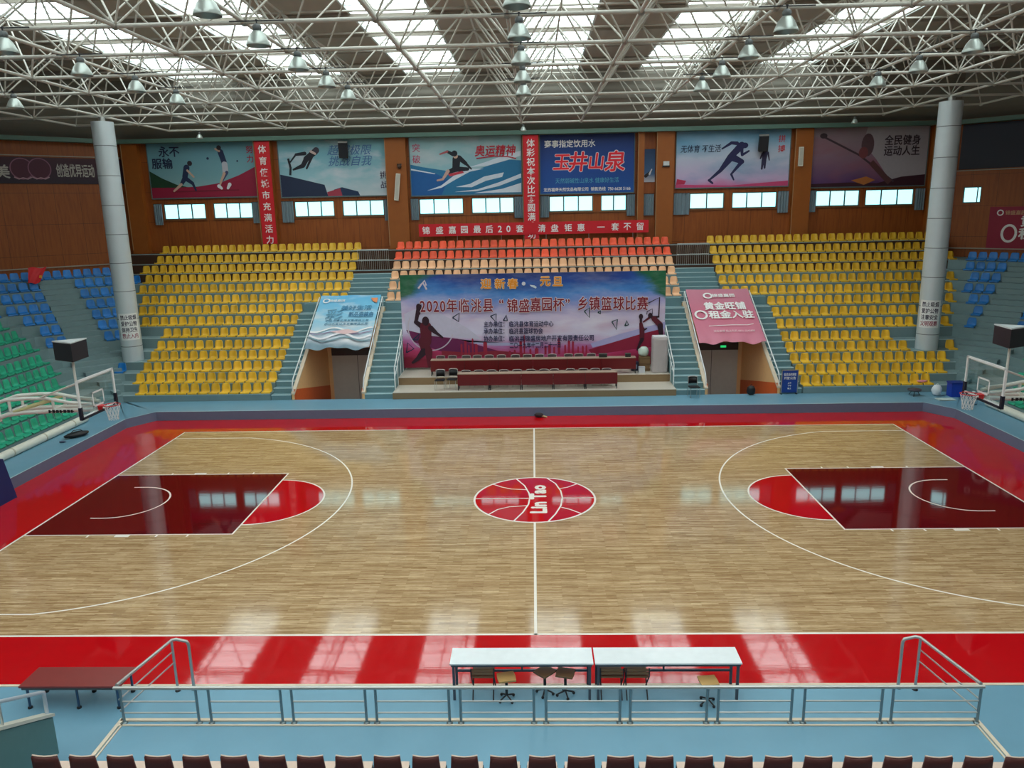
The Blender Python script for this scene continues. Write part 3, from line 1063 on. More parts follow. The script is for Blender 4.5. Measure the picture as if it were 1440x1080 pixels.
tag(bo, 'upper rows of yellow seats under the posters on both sides of the orange seats', 'seats', kind='stuff')

for k in range(6):
    xs = [-7.3 + 0.4715 * i for i in range(32)]
    for i, x in enumerate(xs):
        if k >= 4 and abs(x) < 6.35:
            continue
        kind = 'orange_seat' if k < 2 else 'peach_seat'
        colour = 'orange' if k < 2 else 'faded peach'
        near, cnt = ('blue', i + 1) if i < 16 else ('pink', 32 - i)
        put_seat(kind, x, YF[k], ZM[k], 0, '%s seat, %s from the %s banner stairs, %s row from the top' % (colour, ORD[cnt], near, ORD[k + 1]), '%s seats above the stage backdrop' % colour)

for s, nm in ((-1, 'blue'), (1, 'pink')):
    rz = -s * PI / 4 if s > 0 else PI / 4
    for k in range(2, 13):
        t = TT[k]
        A = Vector((s * mitre_x(t), 11 + t)); B = Vector((s * (18.4 + t), mitre_y(t)))
        mid = (A + B) / 2
        half = (B - A).length / 2
        d = (A - mid).normalized()             # towards the yellow seats and the pillar
        gap = 0.0 if k == 2 else 0.78
        for sg, side in ((1, 'pillar'), (-1, 'green seat')):
            i = 0
            u = gap + PITCH / 2
            while u < half - (0.55 if s > 0 and sg > 0 else 0.2):
                p = mid + d * (sg * u)
                if k <= 11 and math.hypot(p.x + 19.15, p.y - 13.8) > 0.95 and math.hypot(p.x - 18.25, p.y - 13.8) > 0.95 and not (sg < 0 and k > 8 and not (k == 10 and i == 0)):
                    put_seat('blue_seat', p.x, p.y, ZM[k], rz, 'blue seat, %s from the aisle on its %s side, %s row down, %s banner corner' % (ORD[i + 1], side.replace(' ', '-'), ORD[k - 1], nm), 'blue seats in the %s tunnel banner corner' % nm)
                i += 1
                u += PITCH
    # a few blue seats on the top rows of the end stands, green seats below them
    for k in range(3, 14):
        t = TT[k]
        x = s * (18.4 + t)
        end = (0, 0, 0, 13.7, 13.4, 13.1, 12.45, 12.3, 12.0, 11.4, 10.9, 9.9, 8.9, 7.9)[k]
        y = end - PITCH / 2
        i = 0
        while y > 0:
            v = Vector((x, y, ZM[k])) - CAM
            px = 720 + FPX * v.dot(_rt) / v.dot(_fw)
            if px < -75 or px > 1515:
                break
            i += 1
            kind = 'green_seat' if k >= 6 else 'blue_seat'
            put_seat(kind, x, y, ZM[k], PI / 2 if s < 0 else -PI / 2, '%s seat, %s from the corner aisle, %s row up, %s banner end stand' % (kind[:-5], ORD[i], UP(k), nm), '%s seats of the end stand on the %s tunnel banner side' % (kind[:-5], nm))
            y -= PITCH
# three odd blue seats
put_seat('blue_seat', -19.25, YF[11], ZM[11], 0, 'lone blue seat at the pillar end of the third yellow row up', 'odd blue seats')
put_seat('blue_seat', at(190, 391, y=YF[3] + 0.2).x, YF[3], ZM[3], 0, 'lone blue seat at the corner end of the eleventh yellow row up', 'odd blue seats')

# ------------------------------------------------------------------ banners and posters
def sheet(name, label, cat, w, h, mat, mw, group=None, thick=0.02, part='sheet'):
    t = thing(name, label, cat, group)
    t.matrix_world = mw
    mb = MB(); mb.box(-w / 2, w / 2, -h / 2, h / 2, 0, thick)
    mb.build(part, mat, t)
    return t


def on_far(x, z, off=0.06):
    return Matrix.Translation((x, WY - off, z)) @ Matrix.Rotation(PI / 2, 4, 'X')


def slats(t, w, h):
    mb = MB()
    for v in (-h / 2 - 0.03, h / 2 + 0.03):
        mb.box(-w / 2, w / 2, v - 0.03, v + 0.03, 0, 0.05)
    for u in (-w / 2 - 0.02, w / 2 + 0.02):
        mb.box(u - 0.02, u + 0.02, -h / 2 - 0.06, h / 2 + 0.06, 0, 0.05)
    mb.build('frame', M((96, 112, 112), 0.5, name='poster_frame'), t)


NAVY = (22, 30, 66)
# tennis poster
w, h = 6.15, 3.15
t = sheet('poster', 'grey blue tennis poster with two players over a crimson ground', 'poster', w, h, print_mat('tennis_print', [(0, (150, 186, 186)), (0.4, (120, 168, 178)), (1, (96, 148, 166))], h, 0.1), on_far(-18.28, 11.03), 'sport posters on the back wall')
a = Art(0.022)
a.poly((24, 62, 40), [(-3.07, -0.1), (-2.4, -0.5), (-1.6, -0.86), (-0.9, -1.02), (-0.9, -1.2), (-3.07, -1.2)])
a.poly((150, 24, 60), [(-3.07, -1.0), (-1.8, -1.02), (-0.4, -0.98), (0.8, -0.82), (2.0, -0.4), (3.07, 0.1), (3.07, -1.57), (-3.07, -1.57)])
a.poly((120, 16, 44), [(-1.9, -1.2), (1.9, -1.18), (1.9, -1.24), (-1.9, -1.28)])
c = (30, 44, 78)
for l in (((-0.95, 0.05), (-1.1, -0.45), .17, .15), ((-1.1, -0.5), (-0.7, -0.8), .13, .09), ((-0.7, -0.8), (-0.55, -1.18), .08, .05), ((-1.1, -0.5), (-1.35, -0.85), .14, .09)):
    a.limb(c, *l)
a.limb((206, 170, 150), (-1.35, -0.85), (-1.8, -1.2), .08, .05); a.limb((206, 170, 150), (-0.92, -0.1), (-0.6, -0.45), .06, .05)
a.disc((46, 32, 40), -0.75, 0.28, .14)
for l in (((1.05, 0.85), (1.2, 0.3), .16, .15),):
    a.limb(c, *l)
for l in (((1.2, 0.2), (1.15, -0.3), .14, .09), ((1.25, 0.2), (1.3, -0.25), .13, .09)):
    a.limb((190, 190, 200), *l)
a.limb((60, 70, 110), (1.3, -0.25), (0.95, -0.75), .09, .06); a.limb((206, 170, 150), (1.15, -0.3), (0.85, -0.9), .08, .05)
a.limb((206, 170, 150), (0.98, 0.9), (0.78, 1.02), .06, .05); a.disc((46, 32, 40), 0.98, 1.08, .13)
a.limb((230, 230, 236), (0.78, -0.98), (0.92, -1.1), .1, .07); a.limb((230, 230, 236), (1.4, -0.9), (1.28, -1.1), .1, .07)
a.disc(c, 0.3, 0.52, .07); a.disc(c, 1.95, 0.35, .05)
a.build(t)
text('lettering', '永不', 0.6, M(NAVY), t, -1.85, 0.93, 0.022, 0.02)
text('lettering', '服输', 0.6, M(NAVY), t, -2.3, 0.3, 0.022, 0.02)
text('lettering', '努\n力', 0.42, M((168, 32, 60)), t, 2.68, 0.7, 0.022, 0.01, line=1.2)
slats(t, w, h)
# ski jump poster
t = sheet('poster', 'pale teal ski jump poster with a diving skier over dark peaks', 'poster', w, h, print_mat('ski_print', [(0, (196, 206, 214)), (0.35, (150, 194, 206)), (0.7, (120, 176, 192)), (1, (128, 176, 184))], h, 0.14, mixin=((216, 216, 224), 0.8, 0.8)), on_far(-10.92, 10.95), 'sport posters on the back wall')
a = Art(0.022)
a.poly((30, 44, 74), [(-3.07, -0.35), (-2.4, -0.5), (-0.62, -0.95), (-0.45, -1.57), (-3.07, -1.57)])
a.poly((26, 50, 84), [(-0.1, -1.22), (0.35, -1.1), (1.25, -1.35), (1.35, -1.57), (-0.4, -1.57)])
a.poly((170, 58, 80), [(-0.5, -1.35), (0.25, -1.15), (0.35, -1.57), (-0.45, -1.57)])
c = (24, 26, 40)
for l in (((-1.0, 0.85), (-1.55, 0.45), .17, .15), ((-1.5, 0.5), (-1.75, 0.1), .15, .12), ((-1.75, 0.1), (-2.3, -0.1), .12, .05), ((-1.6, 0.75), (-2.1, 0.7), .1, .07), ((-2.1, 0.7), (-2.45, 0.3), .05, .04), ((-1.2, 0.6), (-1.55, -0.05), .08, .05)):
    a.limb(c, *l)
a.line(c, [(-2.55, 0.5), (-2.45, 0.0), (-2.5, -0.4)], 0.12)
a.disc((60, 54, 72), -0.95, 0.9, .17); a.limb((206, 180, 176), (-1.25, 0.85), (-1.02, 0.72), .07, .06)
a.build(t)
text('lettering', '超越极限\n挑战自我', 0.58, M((74, 112, 160)), t, 0.9, 0.6, 0.022, 0.005, shear=0.3, width=2.5)
text('lettering', '挑\n战', 0.42, M((60, 50, 84)), t, 2.72, -0.75, 0.022, 0.01, line=1.25)
slats(t, w, h)
# surf poster
t = sheet('poster', 'surfing poster with a rider on blue waves and red brush lettering', 'poster', w, h, print_mat('surf_print', [(0, (120, 190, 208)), (0.5, (150, 190, 200)), (1, (150, 186, 190))], h, 0.12, mixin=((206, 206, 210), 0.7, 0.7)), on_far(-3.6, 10.88), 'sport posters on the back wall')
a = Art(0.022)
a.poly((36, 116, 160), [(-3.07, 0.1), (-2.4, -0.05), (-1.2, -0.25), (-0.4, -0.5), (0.4, -0.3), (1.4, 0.0), (2.4, 0.25), (3.07, 0.2), (3.07, -1.57), (-3.07, -1.57)])
a.poly((20, 92, 158), [(-3.07, -0.25), (-1.8, -0.35), (-1.0, -0.75), (-1.4, -1.57), (-3.07, -1.57)])
W_ = (214, 224, 236)
for p in ([(-2.2, -1.32), (-1.4, -1.18), (-0.6, -0.75), (0.2, -0.35), (1.0, -0.2), (0.2, -0.2), (-0.7, -0.55), (-1.4, -1.05)], [(-0.6, -1.15), (0.2, -1.0), (1.0, -0.62), (2.1, -0.42), (2.0, -0.66), (1.1, -0.85), (0.3, -1.18)],
          [(-0.7, -1.42), (0.6, -1.3), (1.8, -0.95), (3.05, -0.5), (3.05, -0.72), (1.8, -1.15), (0.6, -1.4)], [(0.4, -1.5), (2.0, -1.3), (3.05, -1.0), (3.05, -1.5)], [(0.2, -0.1), (1.1, 0.15), (2.3, 0.55), (3.05, 0.7), (3.05, 0.45), (2.2, 0.2), (1.2, -0.05)], [(-3.05, -0.12), (-1.7, -0.4), (-1.75, -0.44), (-3.05, -0.2)]):
    a.poly(W_, p)
c = (22, 26, 40)
for l in (((-0.5, 0.35), (-0.55, -0.15), .22, .2), ((-0.35, 0.4), (0.0, 0.1), .14, .1), ((-0.7, 0.6), (-1.0, 0.75), .1, .07), ((0.0, 0.1), (0.3, -0.2), .08, .04), ((-0.6, -0.2), (-1.0, -0.35), .15, .1), ((-0.4, -0.2), (0.1, -0.2), .14, .09)):
    a.limb(c, *l)
a.limb((176, 90, 96), (-1.0, 0.75), (-1.4, 0.62), .06, .04); a.limb((196, 160, 150), (-1.0, -0.3), (-1.3, -0.72), .1, .06); a.limb((196, 160, 150), (-1.3, -0.72), (-1.6, -0.78), .06, .05)
a.disc((206, 170, 150), -0.55, 0.5, .13); a.disc(c, -0.6, 0.64, .16)
a.poly((196, 60, 80), [(-1.0, -0.45), (-0.2, -0.3), (-0.1, -0.4), (-0.9, -0.58)])
a.line((176, 36, 60), [(0.6, 0.35), (1.6, 0.45), (2.3, 0.42), (2.8, 0.3)], 0.06)
a.build(t)
text('lettering', '奥运精神', 0.62, M((186, 32, 52)), t, 1.65, 0.75, 0.035, 0.02, width=2.25, shear=0.15)
text('lettering', '突\n破', 0.46, M((186, 76, 104)), t, -2.72, 0.68, 0.022, 0.01, line=1.3)
slats(t, w, h)
# water advertisement
w4, h4 = 5.15, 3.12
t = sheet('poster', 'deep blue drinking water advertisement with large red brush characters', 'poster', w4, h4, print_mat('water_print', [(0, (18, 82, 160)), (0.5, (16, 66, 142)), (1, (20, 44, 104))], h4, 0.08), on_far(3.1, 10.82), 'sport posters on the back wall')
text('lettering', '赛事指定饮用水', 0.42, WLET, t, -0.95, 1.08, 0.022, 0.012, width=2.8)
for dx, ch, sz in ((-1.42, '玉', 0.95), (-0.5, '井', 1.1), (0.5, '山', 0.95), (1.5, '泉', 1.15)):
    text('lettering', ch, sz, M((236, 220, 226)), t, dx, 0.12, 0.022, 0.05, shear=0.12)
    text('lettering', ch, sz, M((236, 34, 52)), t, dx, 0.12, 0.032, 0.02, shear=0.12)
text('lettering', '天然弱碱性山泉水 健康好生活', 0.3, M((88, 170, 196)), t, 0.0, -0.88, 0.022, 0.0, width=3.5)
text('lettering', '定西福康天然饮品有限公司  销售热线  750 6620 5166', 0.22, WLET, t, 0, -1.35, 0.022, 0.012, width=4.8)
slats(t, w4, h4)
# runner poster
t = sheet('poster', 'runner poster with a sprinting dark figure on blue to pink paint', 'poster', w, h, print_mat('runner_print', [(0, (210, 130, 180)), (0.12, (202, 176, 214)), (0.5, (196, 204, 224)), (0.8, (140, 182, 212)), (1, (92, 150, 184))], h, 0.2, mixin=((70, 150, 190), 0.5, 0.6)), on_far(11.05, 11.0), 'sport posters on the back wall')
a = Art(0.022)
a.poly((206, 70, 120), [(-3.07, -1.4), (-1.5, -1.45), (0, -1.5), (1.5, -1.4), (3.07, -1.3), (3.07, -1.57), (-3.07, -1.57)])
a.poly((196, 44, 84), [(-3.0, -1.1), (-2.5, -1.2), (-2.6, -1.4), (-3.05, -1.4)])
c = (36, 36, 84)
for l in (((0.45, 0.6), (-0.15, 0.0), .2, .16), ((-0.1, 0.0), (-0.65, -0.7), .2, .1), ((-0.65, -0.7), (-1.25, -1.2), .1, .05), ((-1.25, -1.2), (-1.05, -1.36), .07, .05), ((-0.05, 0.0), (0.5, -0.25), .2, .13), ((0.5, -0.25), (-0.05, -0.9), .11, .05), ((-0.05, -0.9), (0.1, -1.2), .06, .04),
          ((0.2, 0.72), (-0.1, 0.75), .1, .08), ((-0.1, 0.75), (-0.6, 0.45), .08, .04), ((0.45, 0.55), (0.5, 0.1), .1, .07), ((0.5, 0.1), (0.85, 0.3), .07, .05)):
    a.limb(c, *l)
a.disc(c, 0.62, 0.6, .19, .15)
for l in (((1.75, 0.2), (1.7, -0.2), .14, .12), ((1.65, -0.2), (1.6, -0.65), .08, .05), ((1.75, -0.2), (1.75, -0.6), .08, .05), ((1.6, 0.15), (1.5, -0.1), .05, .04), ((1.9, 0.2), (1.98, -0.2), .05, .03)):
    a.limb((52, 46, 80), *l)
a.disc((52, 46, 80), 1.75, 0.43, .1)
a.build(t)
text('lettering', '无体育 不生活', 0.42, M((30, 48, 80)), t, -1.75, 0.48, 0.022, 0.012, shear=0.1, width=2.2)
text('lettering', '拼\n搏', 0.4, M((206, 60, 70)), t, 2.62, 0.65, 0.022, 0.012, line=1.3)
slats(t, w, h)
# golf poster
t = sheet('poster', 'dusky purple golf poster with a long diagonal club', 'poster', w, h, print_mat('golf_print', [(0, (84, 50, 110)), (0.4, (140, 104, 126)), (0.75, (150, 128, 138)), (1, (150, 134, 142))], h, 0.2, mixin=((150, 80, 100), 0.6, 0.6)), on_far(18.45, 10.88), 'sport posters on the back wall')
a = Art(0.022)
a.poly((172, 164, 172), [(-0.2, 1.57), (3.07, 1.57), (3.07, -1.2), (1.2, -1.3), (0.4, -0.2), (-0.4, 0.7)])
a.poly((60, 24, 40), [(-3.07, -1.4), (-1, -1.35), (0.5, -1.42), (1.8, -1.1), (3.07, -1.0), (3.07, -1.57), (-3.07, -1.57)])
a.poly((190, 116, 60), [(-0.9, -1.25), (-0.1, -1.05), (0.4, -1.25), (-0.2, -1.5)])
a.line((74, 56, 66), [(-2.6, 1.1), (-0.6, 0.1), (1.4, -1.35)], 0.1)
a.line((96, 60, 62), [(0.1, -0.3), (0.8, -1.0), (1.2, -1.4)], 0.3)
a.disc((96, 72, 80), -0.15, 0.6, .34, .6); a.disc((130, 70, 74), -0.35, 0.2, .25, .3); a.disc((70, 54, 64), -2.55, 1.12, .2, .14)
a.build(t)
text('lettering', '全民健身\n运动人生', 0.55, M((52, 34, 46)), t, 1.7, 0.55, 0.022, 0.02, width=1.9)
slats(t, w, h)
# narrow strip of poster between the twin pilasters
t = sheet('poster', 'narrow dark blue poster strip between the twin pilasters beside the water advertisement', 'poster', 0.6, 1.75, print_mat('strip_print', [(0, (190, 190, 196)), (0.3, (60, 96, 136)), (1, (30, 56, 92))], 1.75, 0.15), on_far(6.53, 10.65, 0.04))
a = Art(0.022); a.limb((24, 24, 30), (-0.2, -0.55), (0.1, -0.3), .09, .05); a.limb((200, 200, 206), (0.0, -0.45), (0.12, -0.2), .05, .03); a.build(t)

# red vertical banners on pilasters
for x, s_, lab in ((-14.77, '体育使城市充满活力', 'beside the tennis poster'), (0.0, '体彩祝本次比赛圆满成功', 'beside the water advertisement')):
    t = sheet('hanging_banner', 'long red vertical banner with white characters %s' % lab, 'banner', 0.82, 5.55, REDCLOTH, on_far(x, 9.6, 0.42), 'red vertical banners', 0.012, 'cloth')
    n = len(s_)
    for i, ch in enumerate(s_):
        text('lettering', ch, 0.46, WLET, t, 0, 2.35 - 4.9 * i / (n - 1), 0.013, 0.012)
    mb = MB(); mb.tube((-0.45, 2.79, 0.01), (0.45, 2.79, 0.01), 0.025); mb.build('rod', DARK, t)
# long red slogan banner hung over the back rail of the orange seats
Y_ = 21.85
p0, p1 = at(589, 323, y=Y_), at(912, 320, y=Y_)
t = sheet('slogan_banner', 'long red horizontal banner with white characters above the orange seats', 'banner', p1.x - p0.x, 0.68, REDCLOTH, Matrix.Translation(((p0.x + p1.x) / 2, Y_, 7.4)) @ Matrix.Rotation(PI / 2, 4, 'X'), None, 0.012, 'cloth')
for i, (ch, px) in enumerate(zip('锦盛嘉园最后20套清盘钜惠一套不留', (599, 618, 636, 653, 671, 688, 703, 715, 731, 762, 780, 799, 817, 845, 865, 882, 900))):
    q = at(px, 322, y=Y_)
    text('lettering', ch, 0.44 if ch not in '20' else 0.5, WLET, t, q.x - (p0.x + p1.x) / 2, 0, 0.013, 0.018)
for px in (643, 705, 768, 828, 890):
    q = at(px, 330, y=Y_)
    mb = MB(); mb.tube((q.x - (p0.x + p1.x) / 2, -0.95, -0.02), (q.x - (p0.x + p1.x) / 2, 0.3, -0.02), 0.015, 6); mb.build('pole', STEEL, t)

# corner wall banners
fr = wall_frame(-1)
w5 = 9.6
t = sheet('wall_banner', 'dark purple banner with pale characters and two hoops on the corner wall', 'banner', w5, 1.34, print_mat('hoop_print', [(0, (36, 26, 44)), (0.5, (58, 26, 46)), (1, (70, 30, 44))], 1.34, 0.15), fr @ Matrix.Translation((0.0, 10.93, 0.03)), None)
fi = (fr @ Matrix.Translation((0.0, 10.93, 0.03))).inverted()
def onl(px, py):
    d = at(px, py, y=20.0) - CAM
    nrm = Vector((0.7071, -0.7071, 0))
    o = fr.translation + nrm * 0.04
    k = (o - CAM).dot(nrm) / d.dot(nrm)
    return fi @ (CAM + d * k)
a = Art(0.022)
q0, q1 = onl(31, 240), onl(56, 240)
for q in (q0, q1):
    a.disc((84, 36, 56), q.x, q.y + 0.1, .5); a.ring((150, 96, 120), q.x, q.y + 0.1, .52, .05)
    a.line((190, 150, 160), [(q.x - 0.4, q.y - 0.32), (q.x - 0.2, q.y - 0.42), (q.x, q.y - 0.36), (q.x + 0.2, q.y - 0.42), (q.x + 0.4, q.y - 0.32)], 0.06)
a.build(t)
q = onl(106, 240); text('lettering', '创造优异运动', 0.72, M((190, 184, 176)), t, q.x, q.y, 0.022, 0.02, width=(onl(132, 240) - onl(79, 240)).x)
q = onl(2, 241); text('lettering', '健美', 0.72, M((190, 184, 176)), t, q.x - 0.35, q.y, 0.022, 0.02)
fr2 = wall_frame(1)
mwr = fr2 @ Matrix.Translation((-WL / 2 + 2.08 + 2.6, 6.95, 0.03))
t = sheet('wall_banner', 'red advertising banner with a ring emblem on the corner wall beside the lone window', 'banner', 5.2, 2.25, M((150, 26, 56), 0.6, name='crimson_print'), mwr)
a = Art(0.022); a.ring(WLET, -2.1, 0.82, 0.13, 0.06); a.ring(WLET, -1.6, -0.25, 0.32, 0.12, 0.42); a.build(t)
text('lettering', '锦盛嘉园', 0.24, M((206, 160, 120)), t, -1.4, 0.82, 0.022, 0.01)
text('lettering', '黄金旺铺', 0.62, WLET, t, 0.2, 0.4, 0.022, 0.03, width=2.6)
text('lettering', '租金入驻', 0.62, WLET, t, 0.3, -0.25, 0.022, 0.03, width=2.9)
t = sheet('wall_banner', 'dark navy banner high on the corner wall above the lone window', 'banner', WL - 0.5, 2.3, print_mat('navy_print', [(0, (26, 30, 46)), (1, (34, 40, 58))], 2.3, 0.1), fr2 @ Matrix.Translation((0.1, 11.22, 0.03)))

# main printed backdrop
WB, HB = 12.4, 4.42
YB = 14.25
n = NT('backdrop_print')
v = n.obj()
sx = n.n('ShaderNodeSeparateXYZ'); n.l(v, sx.inputs[0])
fv = n.math('ADD', n.math('DIVIDE', sx.outputs[1], HB), 0.5)
ax = n.math('DIVIDE', n.math('ABSOLUTE', sx.outputs[0]), WB / 2)
fv2 = n.math('SUBTRACT', fv, n.math('MULTIPLY', n.math('POWER', ax, 2.0), 0.10))
wob = n.math('MULTIPLY', n.math('SUBTRACT', n.noise(0.75, 6, n.obj((0.5, 1.6, 1)), 0.62), 0.5), 0.34)
f = n.math('ADD', fv2, wob, clamp=True)
col = n.ramp(f, [(0.0, rgb((136, 22, 52))), (0.10, rgb((196, 56, 106))), (0.20, rgb((196, 126, 186))), (0.34, rgb((222, 218, 244))), (0.5, rgb((214, 202, 232))), (0.62, rgb((170, 168, 220))), (0.76, rgb((72, 140, 214))), (0.9, rgb((28, 74, 160))), (1.0, rgb((20, 50, 118)))])
pm = n.ramp(n.noise(0.35, 3, n.obj((0.6, 1.2, 1))), [(0.5, (0, 0, 0, 1)), (0.68, (0.65, 0.65, 0.65, 1))])
band = n.ramp(f, [(0.3, (0, 0, 0, 1)), (0.45, (1, 1, 1, 1)), (0.62, (0, 0, 0, 1))])
col = n.mix(n.mix(1.0, pm, band, 'MULTIPLY'), col, rgb((196, 120, 146)))
gm = n.math('ADD', n.math('SUBTRACT', n.math('ADD', n.math('MULTIPLY', ax, 1.15), fv), 1.82), n.math('MULTIPLY', wob, 1.2))
gm = n.ramp(gm, [(0.0, (0, 0, 0, 1)), (0.12, (1, 1, 1, 1))])
col = n.mix(gm, col, n.mix(n.noise(3.0, 4), rgb((10, 84, 56)), rgb((26, 116, 74))))
cl = n.ramp(n.noise(1.1, 6, n.obj((0.45, 1.5, 1)), 0.65), [(0.45, (0, 0, 0, 1)), (0.75, (0.6, 0.6, 0.6, 1))])
col = n.mix(n.mix(1.0, cl, n.ramp(fv, [(0.3, (0, 0, 0, 1)), (0.5, (1, 1, 1, 1)), (0.85, (0.25, 0.25, 0.25, 1))]), 'MULTIPLY'), col, rgb((246, 244, 250)))
n.l(col, n.b.inputs['Base Color'])
n.b.inputs['Roughness'].default_value = 0.5
t = sheet('stage_backdrop', 'huge printed basketball tournament backdrop standing behind the stage tables', 'backdrop banner', WB, HB, n.mat, Matrix.Translation((0, YB, 3.34)) @ Matrix.Rotation(PI / 2, 4, 'X'), None, 0.03)
inv = t.matrix_world.inverted() if False else (Matrix.Translation((0, YB, 3.34)) @ Matrix.Rotation(PI / 2, 4, 'X')).inverted()
def onb(px, py):
    q = inv @ at(px, py, y=YB - 0.03)
    return q.x, q.y
def bp(x, y, reg=1):      # zoomed reading positions of the photograph -> backdrop plane
    return onb(560 + x / 7.2, 375 + y / 7.2) if reg == 1 else onb(740 + x / 6.857, 375 + y / 6.857)
a = Art(0.033)
for pts in ([(430, 760), (700, 740), (1000, 770), (1440, 765), (1440, 800), (1000, 800), (700, 775), (430, 720)],):
    a.poly((184, 184, 222), [bp(*p) for p in pts])
a.poly((206, 202, 226), [bp(*p) for p in [(60, 480), (170, 430), (420, 470), (700, 620), (850, 740), (600, 720), (330, 700), (80, 640)]])
a.poly((112, 28, 84), [bp(*p) for p in [(80, 640), (330, 700), (600, 730), (900, 820), (1150, 890), (700, 900), (440, 860), (150, 760)]])
a.poly((150, 40, 60), [bp(*p) for p in [(440, 850), (700, 870), (1000, 850), (1440, 890), (1440, 915), (440, 910)]])
a.poly((150, 24, 60), [bp(*p, 2) for p in [(600, 800), (900, 710), (1200, 620), (1320, 600), (1330, 760), (1000, 800), (640, 850)]])
a.poly((182, 178, 226), [bp(*p, 2) for p in [(620, 740), (900, 650), (1200, 570), (1340, 530), (1340, 590), (1100, 650), (800, 740), (640, 780)]])
a.ring((206, 196, 212), *bp(330, 620), bp(560, 620)[0] - bp(330, 620)[0], 0.05, 1.08, a0=PI * 0.85, a1=PI * 1.9)
# skyline
for x, top, ww in ((640, 790, 22), (680, 760, 26), (715, 800, 18), (752, 735, 18), (790, 790, 30), (880, 770, 44), (1240, 760, 30), (1275, 700, 16), (1180, 850, 24), (1130, 860, 30)):
    q = bp(x, top); b = bp(x, 895)
    a.poly((170, 36, 66), [(q[0] - ww / 480, b[1]), (q[0] + ww / 480, b[1]), (q[0] + ww / 480, q[1]), (q[0], q[1] + 0.06), (q[0] - ww / 480, q[1])])
for x, top, ww in ((185, 770, 24), (225, 760, 30), (270, 780, 22), (315, 690, 26), (375, 760, 20), (412, 720, 26), (450, 725, 22), (500, 775, 16), (545, 770, 22), (580, 765, 18), (40, 800, 22), (100, 790, 40)):
    q = bp(x, top, 2); b = bp(x, 845, 2)
    a.poly((178, 40, 72), [(q[0] - ww / 460, b[1]), (q[0] + ww / 460, b[1]), (q[0] + ww / 460, q[1]), (q[0], q[1] + 0.06), (q[0] - ww / 460, q[1])])
# triangles
for p in ([(550, 515), (618, 470), (612, 555)], [(935, 500), (992, 478), (990, 560)], [(1065, 545), (1095, 490), (1105, 545)], [(85, 870), (95, 770), (160, 830)], [(150, 740), (215, 680), (200, 740)]):
    a.line((24, 46, 78), [bp(*q) for q in p + [p[0]]], 0.06)
for p in ([(560, 430), (610, 395), (608, 490)], [(825, 530), (878, 508), (870, 605)], [(950, 570), (970, 520), (985, 560)], [(690, 440), (715, 425), (715, 455)]):
    a.line((28, 70, 78), [bp(*q, 2) for q in p + [p[0]]], 0.06)
# dunking player
c = (96, 16, 40)
def L(reg, col_, p, q, r0, r1):
    a.limb(col_, bp(*p, reg), bp(*q, reg), r0, r1)
D = (44, 14, 34)
L(1, D, (205, 430), (180, 560), .1, .08); L(1, D, (180, 560), (250, 610), .1, .13); L(1, D, (210, 400), (205, 470), .13, .1)
L(1, c, (280, 610), (285, 760), .28, .24); L(1, c, (250, 760), (290, 850), .22, .24)
L(1, D, (330, 620), (380, 665), .13, .09); L(1, D, (380, 665), (450, 715), .08, .04)
L(1, D, (260, 860), (200, 930), .17, .1); L(1, D, (200, 930), (150, 970), .1, .06); L(1, c, (310, 850), (320, 1000), .18, .1)
a.disc(D, *bp(278, 550), .17, .22)
# two players and a hoop at the other end
L(2, D, (1105, 500), (1105, 560), .06, .05); L(2, c, (1115, 600), (1115, 690), .12, .11); L(2, D, (1115, 700), (1090, 750), .09, .06); L(2, D, (1090, 750), (1070, 800), .06, .04); L(2, D, (1130, 610), (1160, 595), .05, .03); L(2, c, (1105, 550), (1112, 600), .08, .11)
a.disc(D, *bp(1105, 480, 2), .1, .13)
L(2, c, (1200, 480), (1130, 530), .06, .04); L(2, D, (1215, 490), (1275, 480), .08, .04); L(2, c, (1230, 500), (1290, 560), .12, .13); L(2, D, (1290, 570), (1298, 660), .13, .09)
a.disc(D, *bp(1195, 470, 2), .11, .13)
a.line(D, [bp(1165, 355, 2), bp(1285, 295, 2), bp(1275, 490, 2)], 0.06)
a.line((70, 60, 90), [bp(1160, 460, 2), bp(1165, 430, 2), bp(1215, 405, 2), bp(1215, 455, 2)], 0.04)
# small emblem and the white scrap of paper
a.line((216, 206, 216), [bp(205, 220), bp(250, 160), bp(290, 230)], 0.09); a.line((216, 206, 216), [bp(225, 190), bp(270, 140), bp(285, 190)], 0.08)
a.poly((216, 232, 240), [bp(1330, 182), bp(1380, 188), bp(1402, 205), bp(1395, 220), bp(1345, 200)])
a.disc((216, 232, 240), *bp(1270, 170), .09)
a.build(t)
wz = a.w + 0.004
for ch, x, reg in (('迎', 888, 1), ('新', 1030, 1), ('春', 1160, 1), ('元', 183, 2), ('旦', 303, 2)):
    q = bp(x, 170 if reg == 1 else 140, reg)
    text('lettering', ch, 0.5, M((240, 236, 216)), t, q[0], q[1], wz, 0.06, depth=0.003); text('lettering', ch, 0.5, M((238, 152, 40)), t, q[0], q[1], wz + 0.008, 0.03, depth=0.003)
text('lettering', '·', 0.6, M((232, 236, 240)), t, *bp(1270, 172), wz, 0.06)
INK2 = M((136, 20, 44), 0.6, name='crimson_ink')
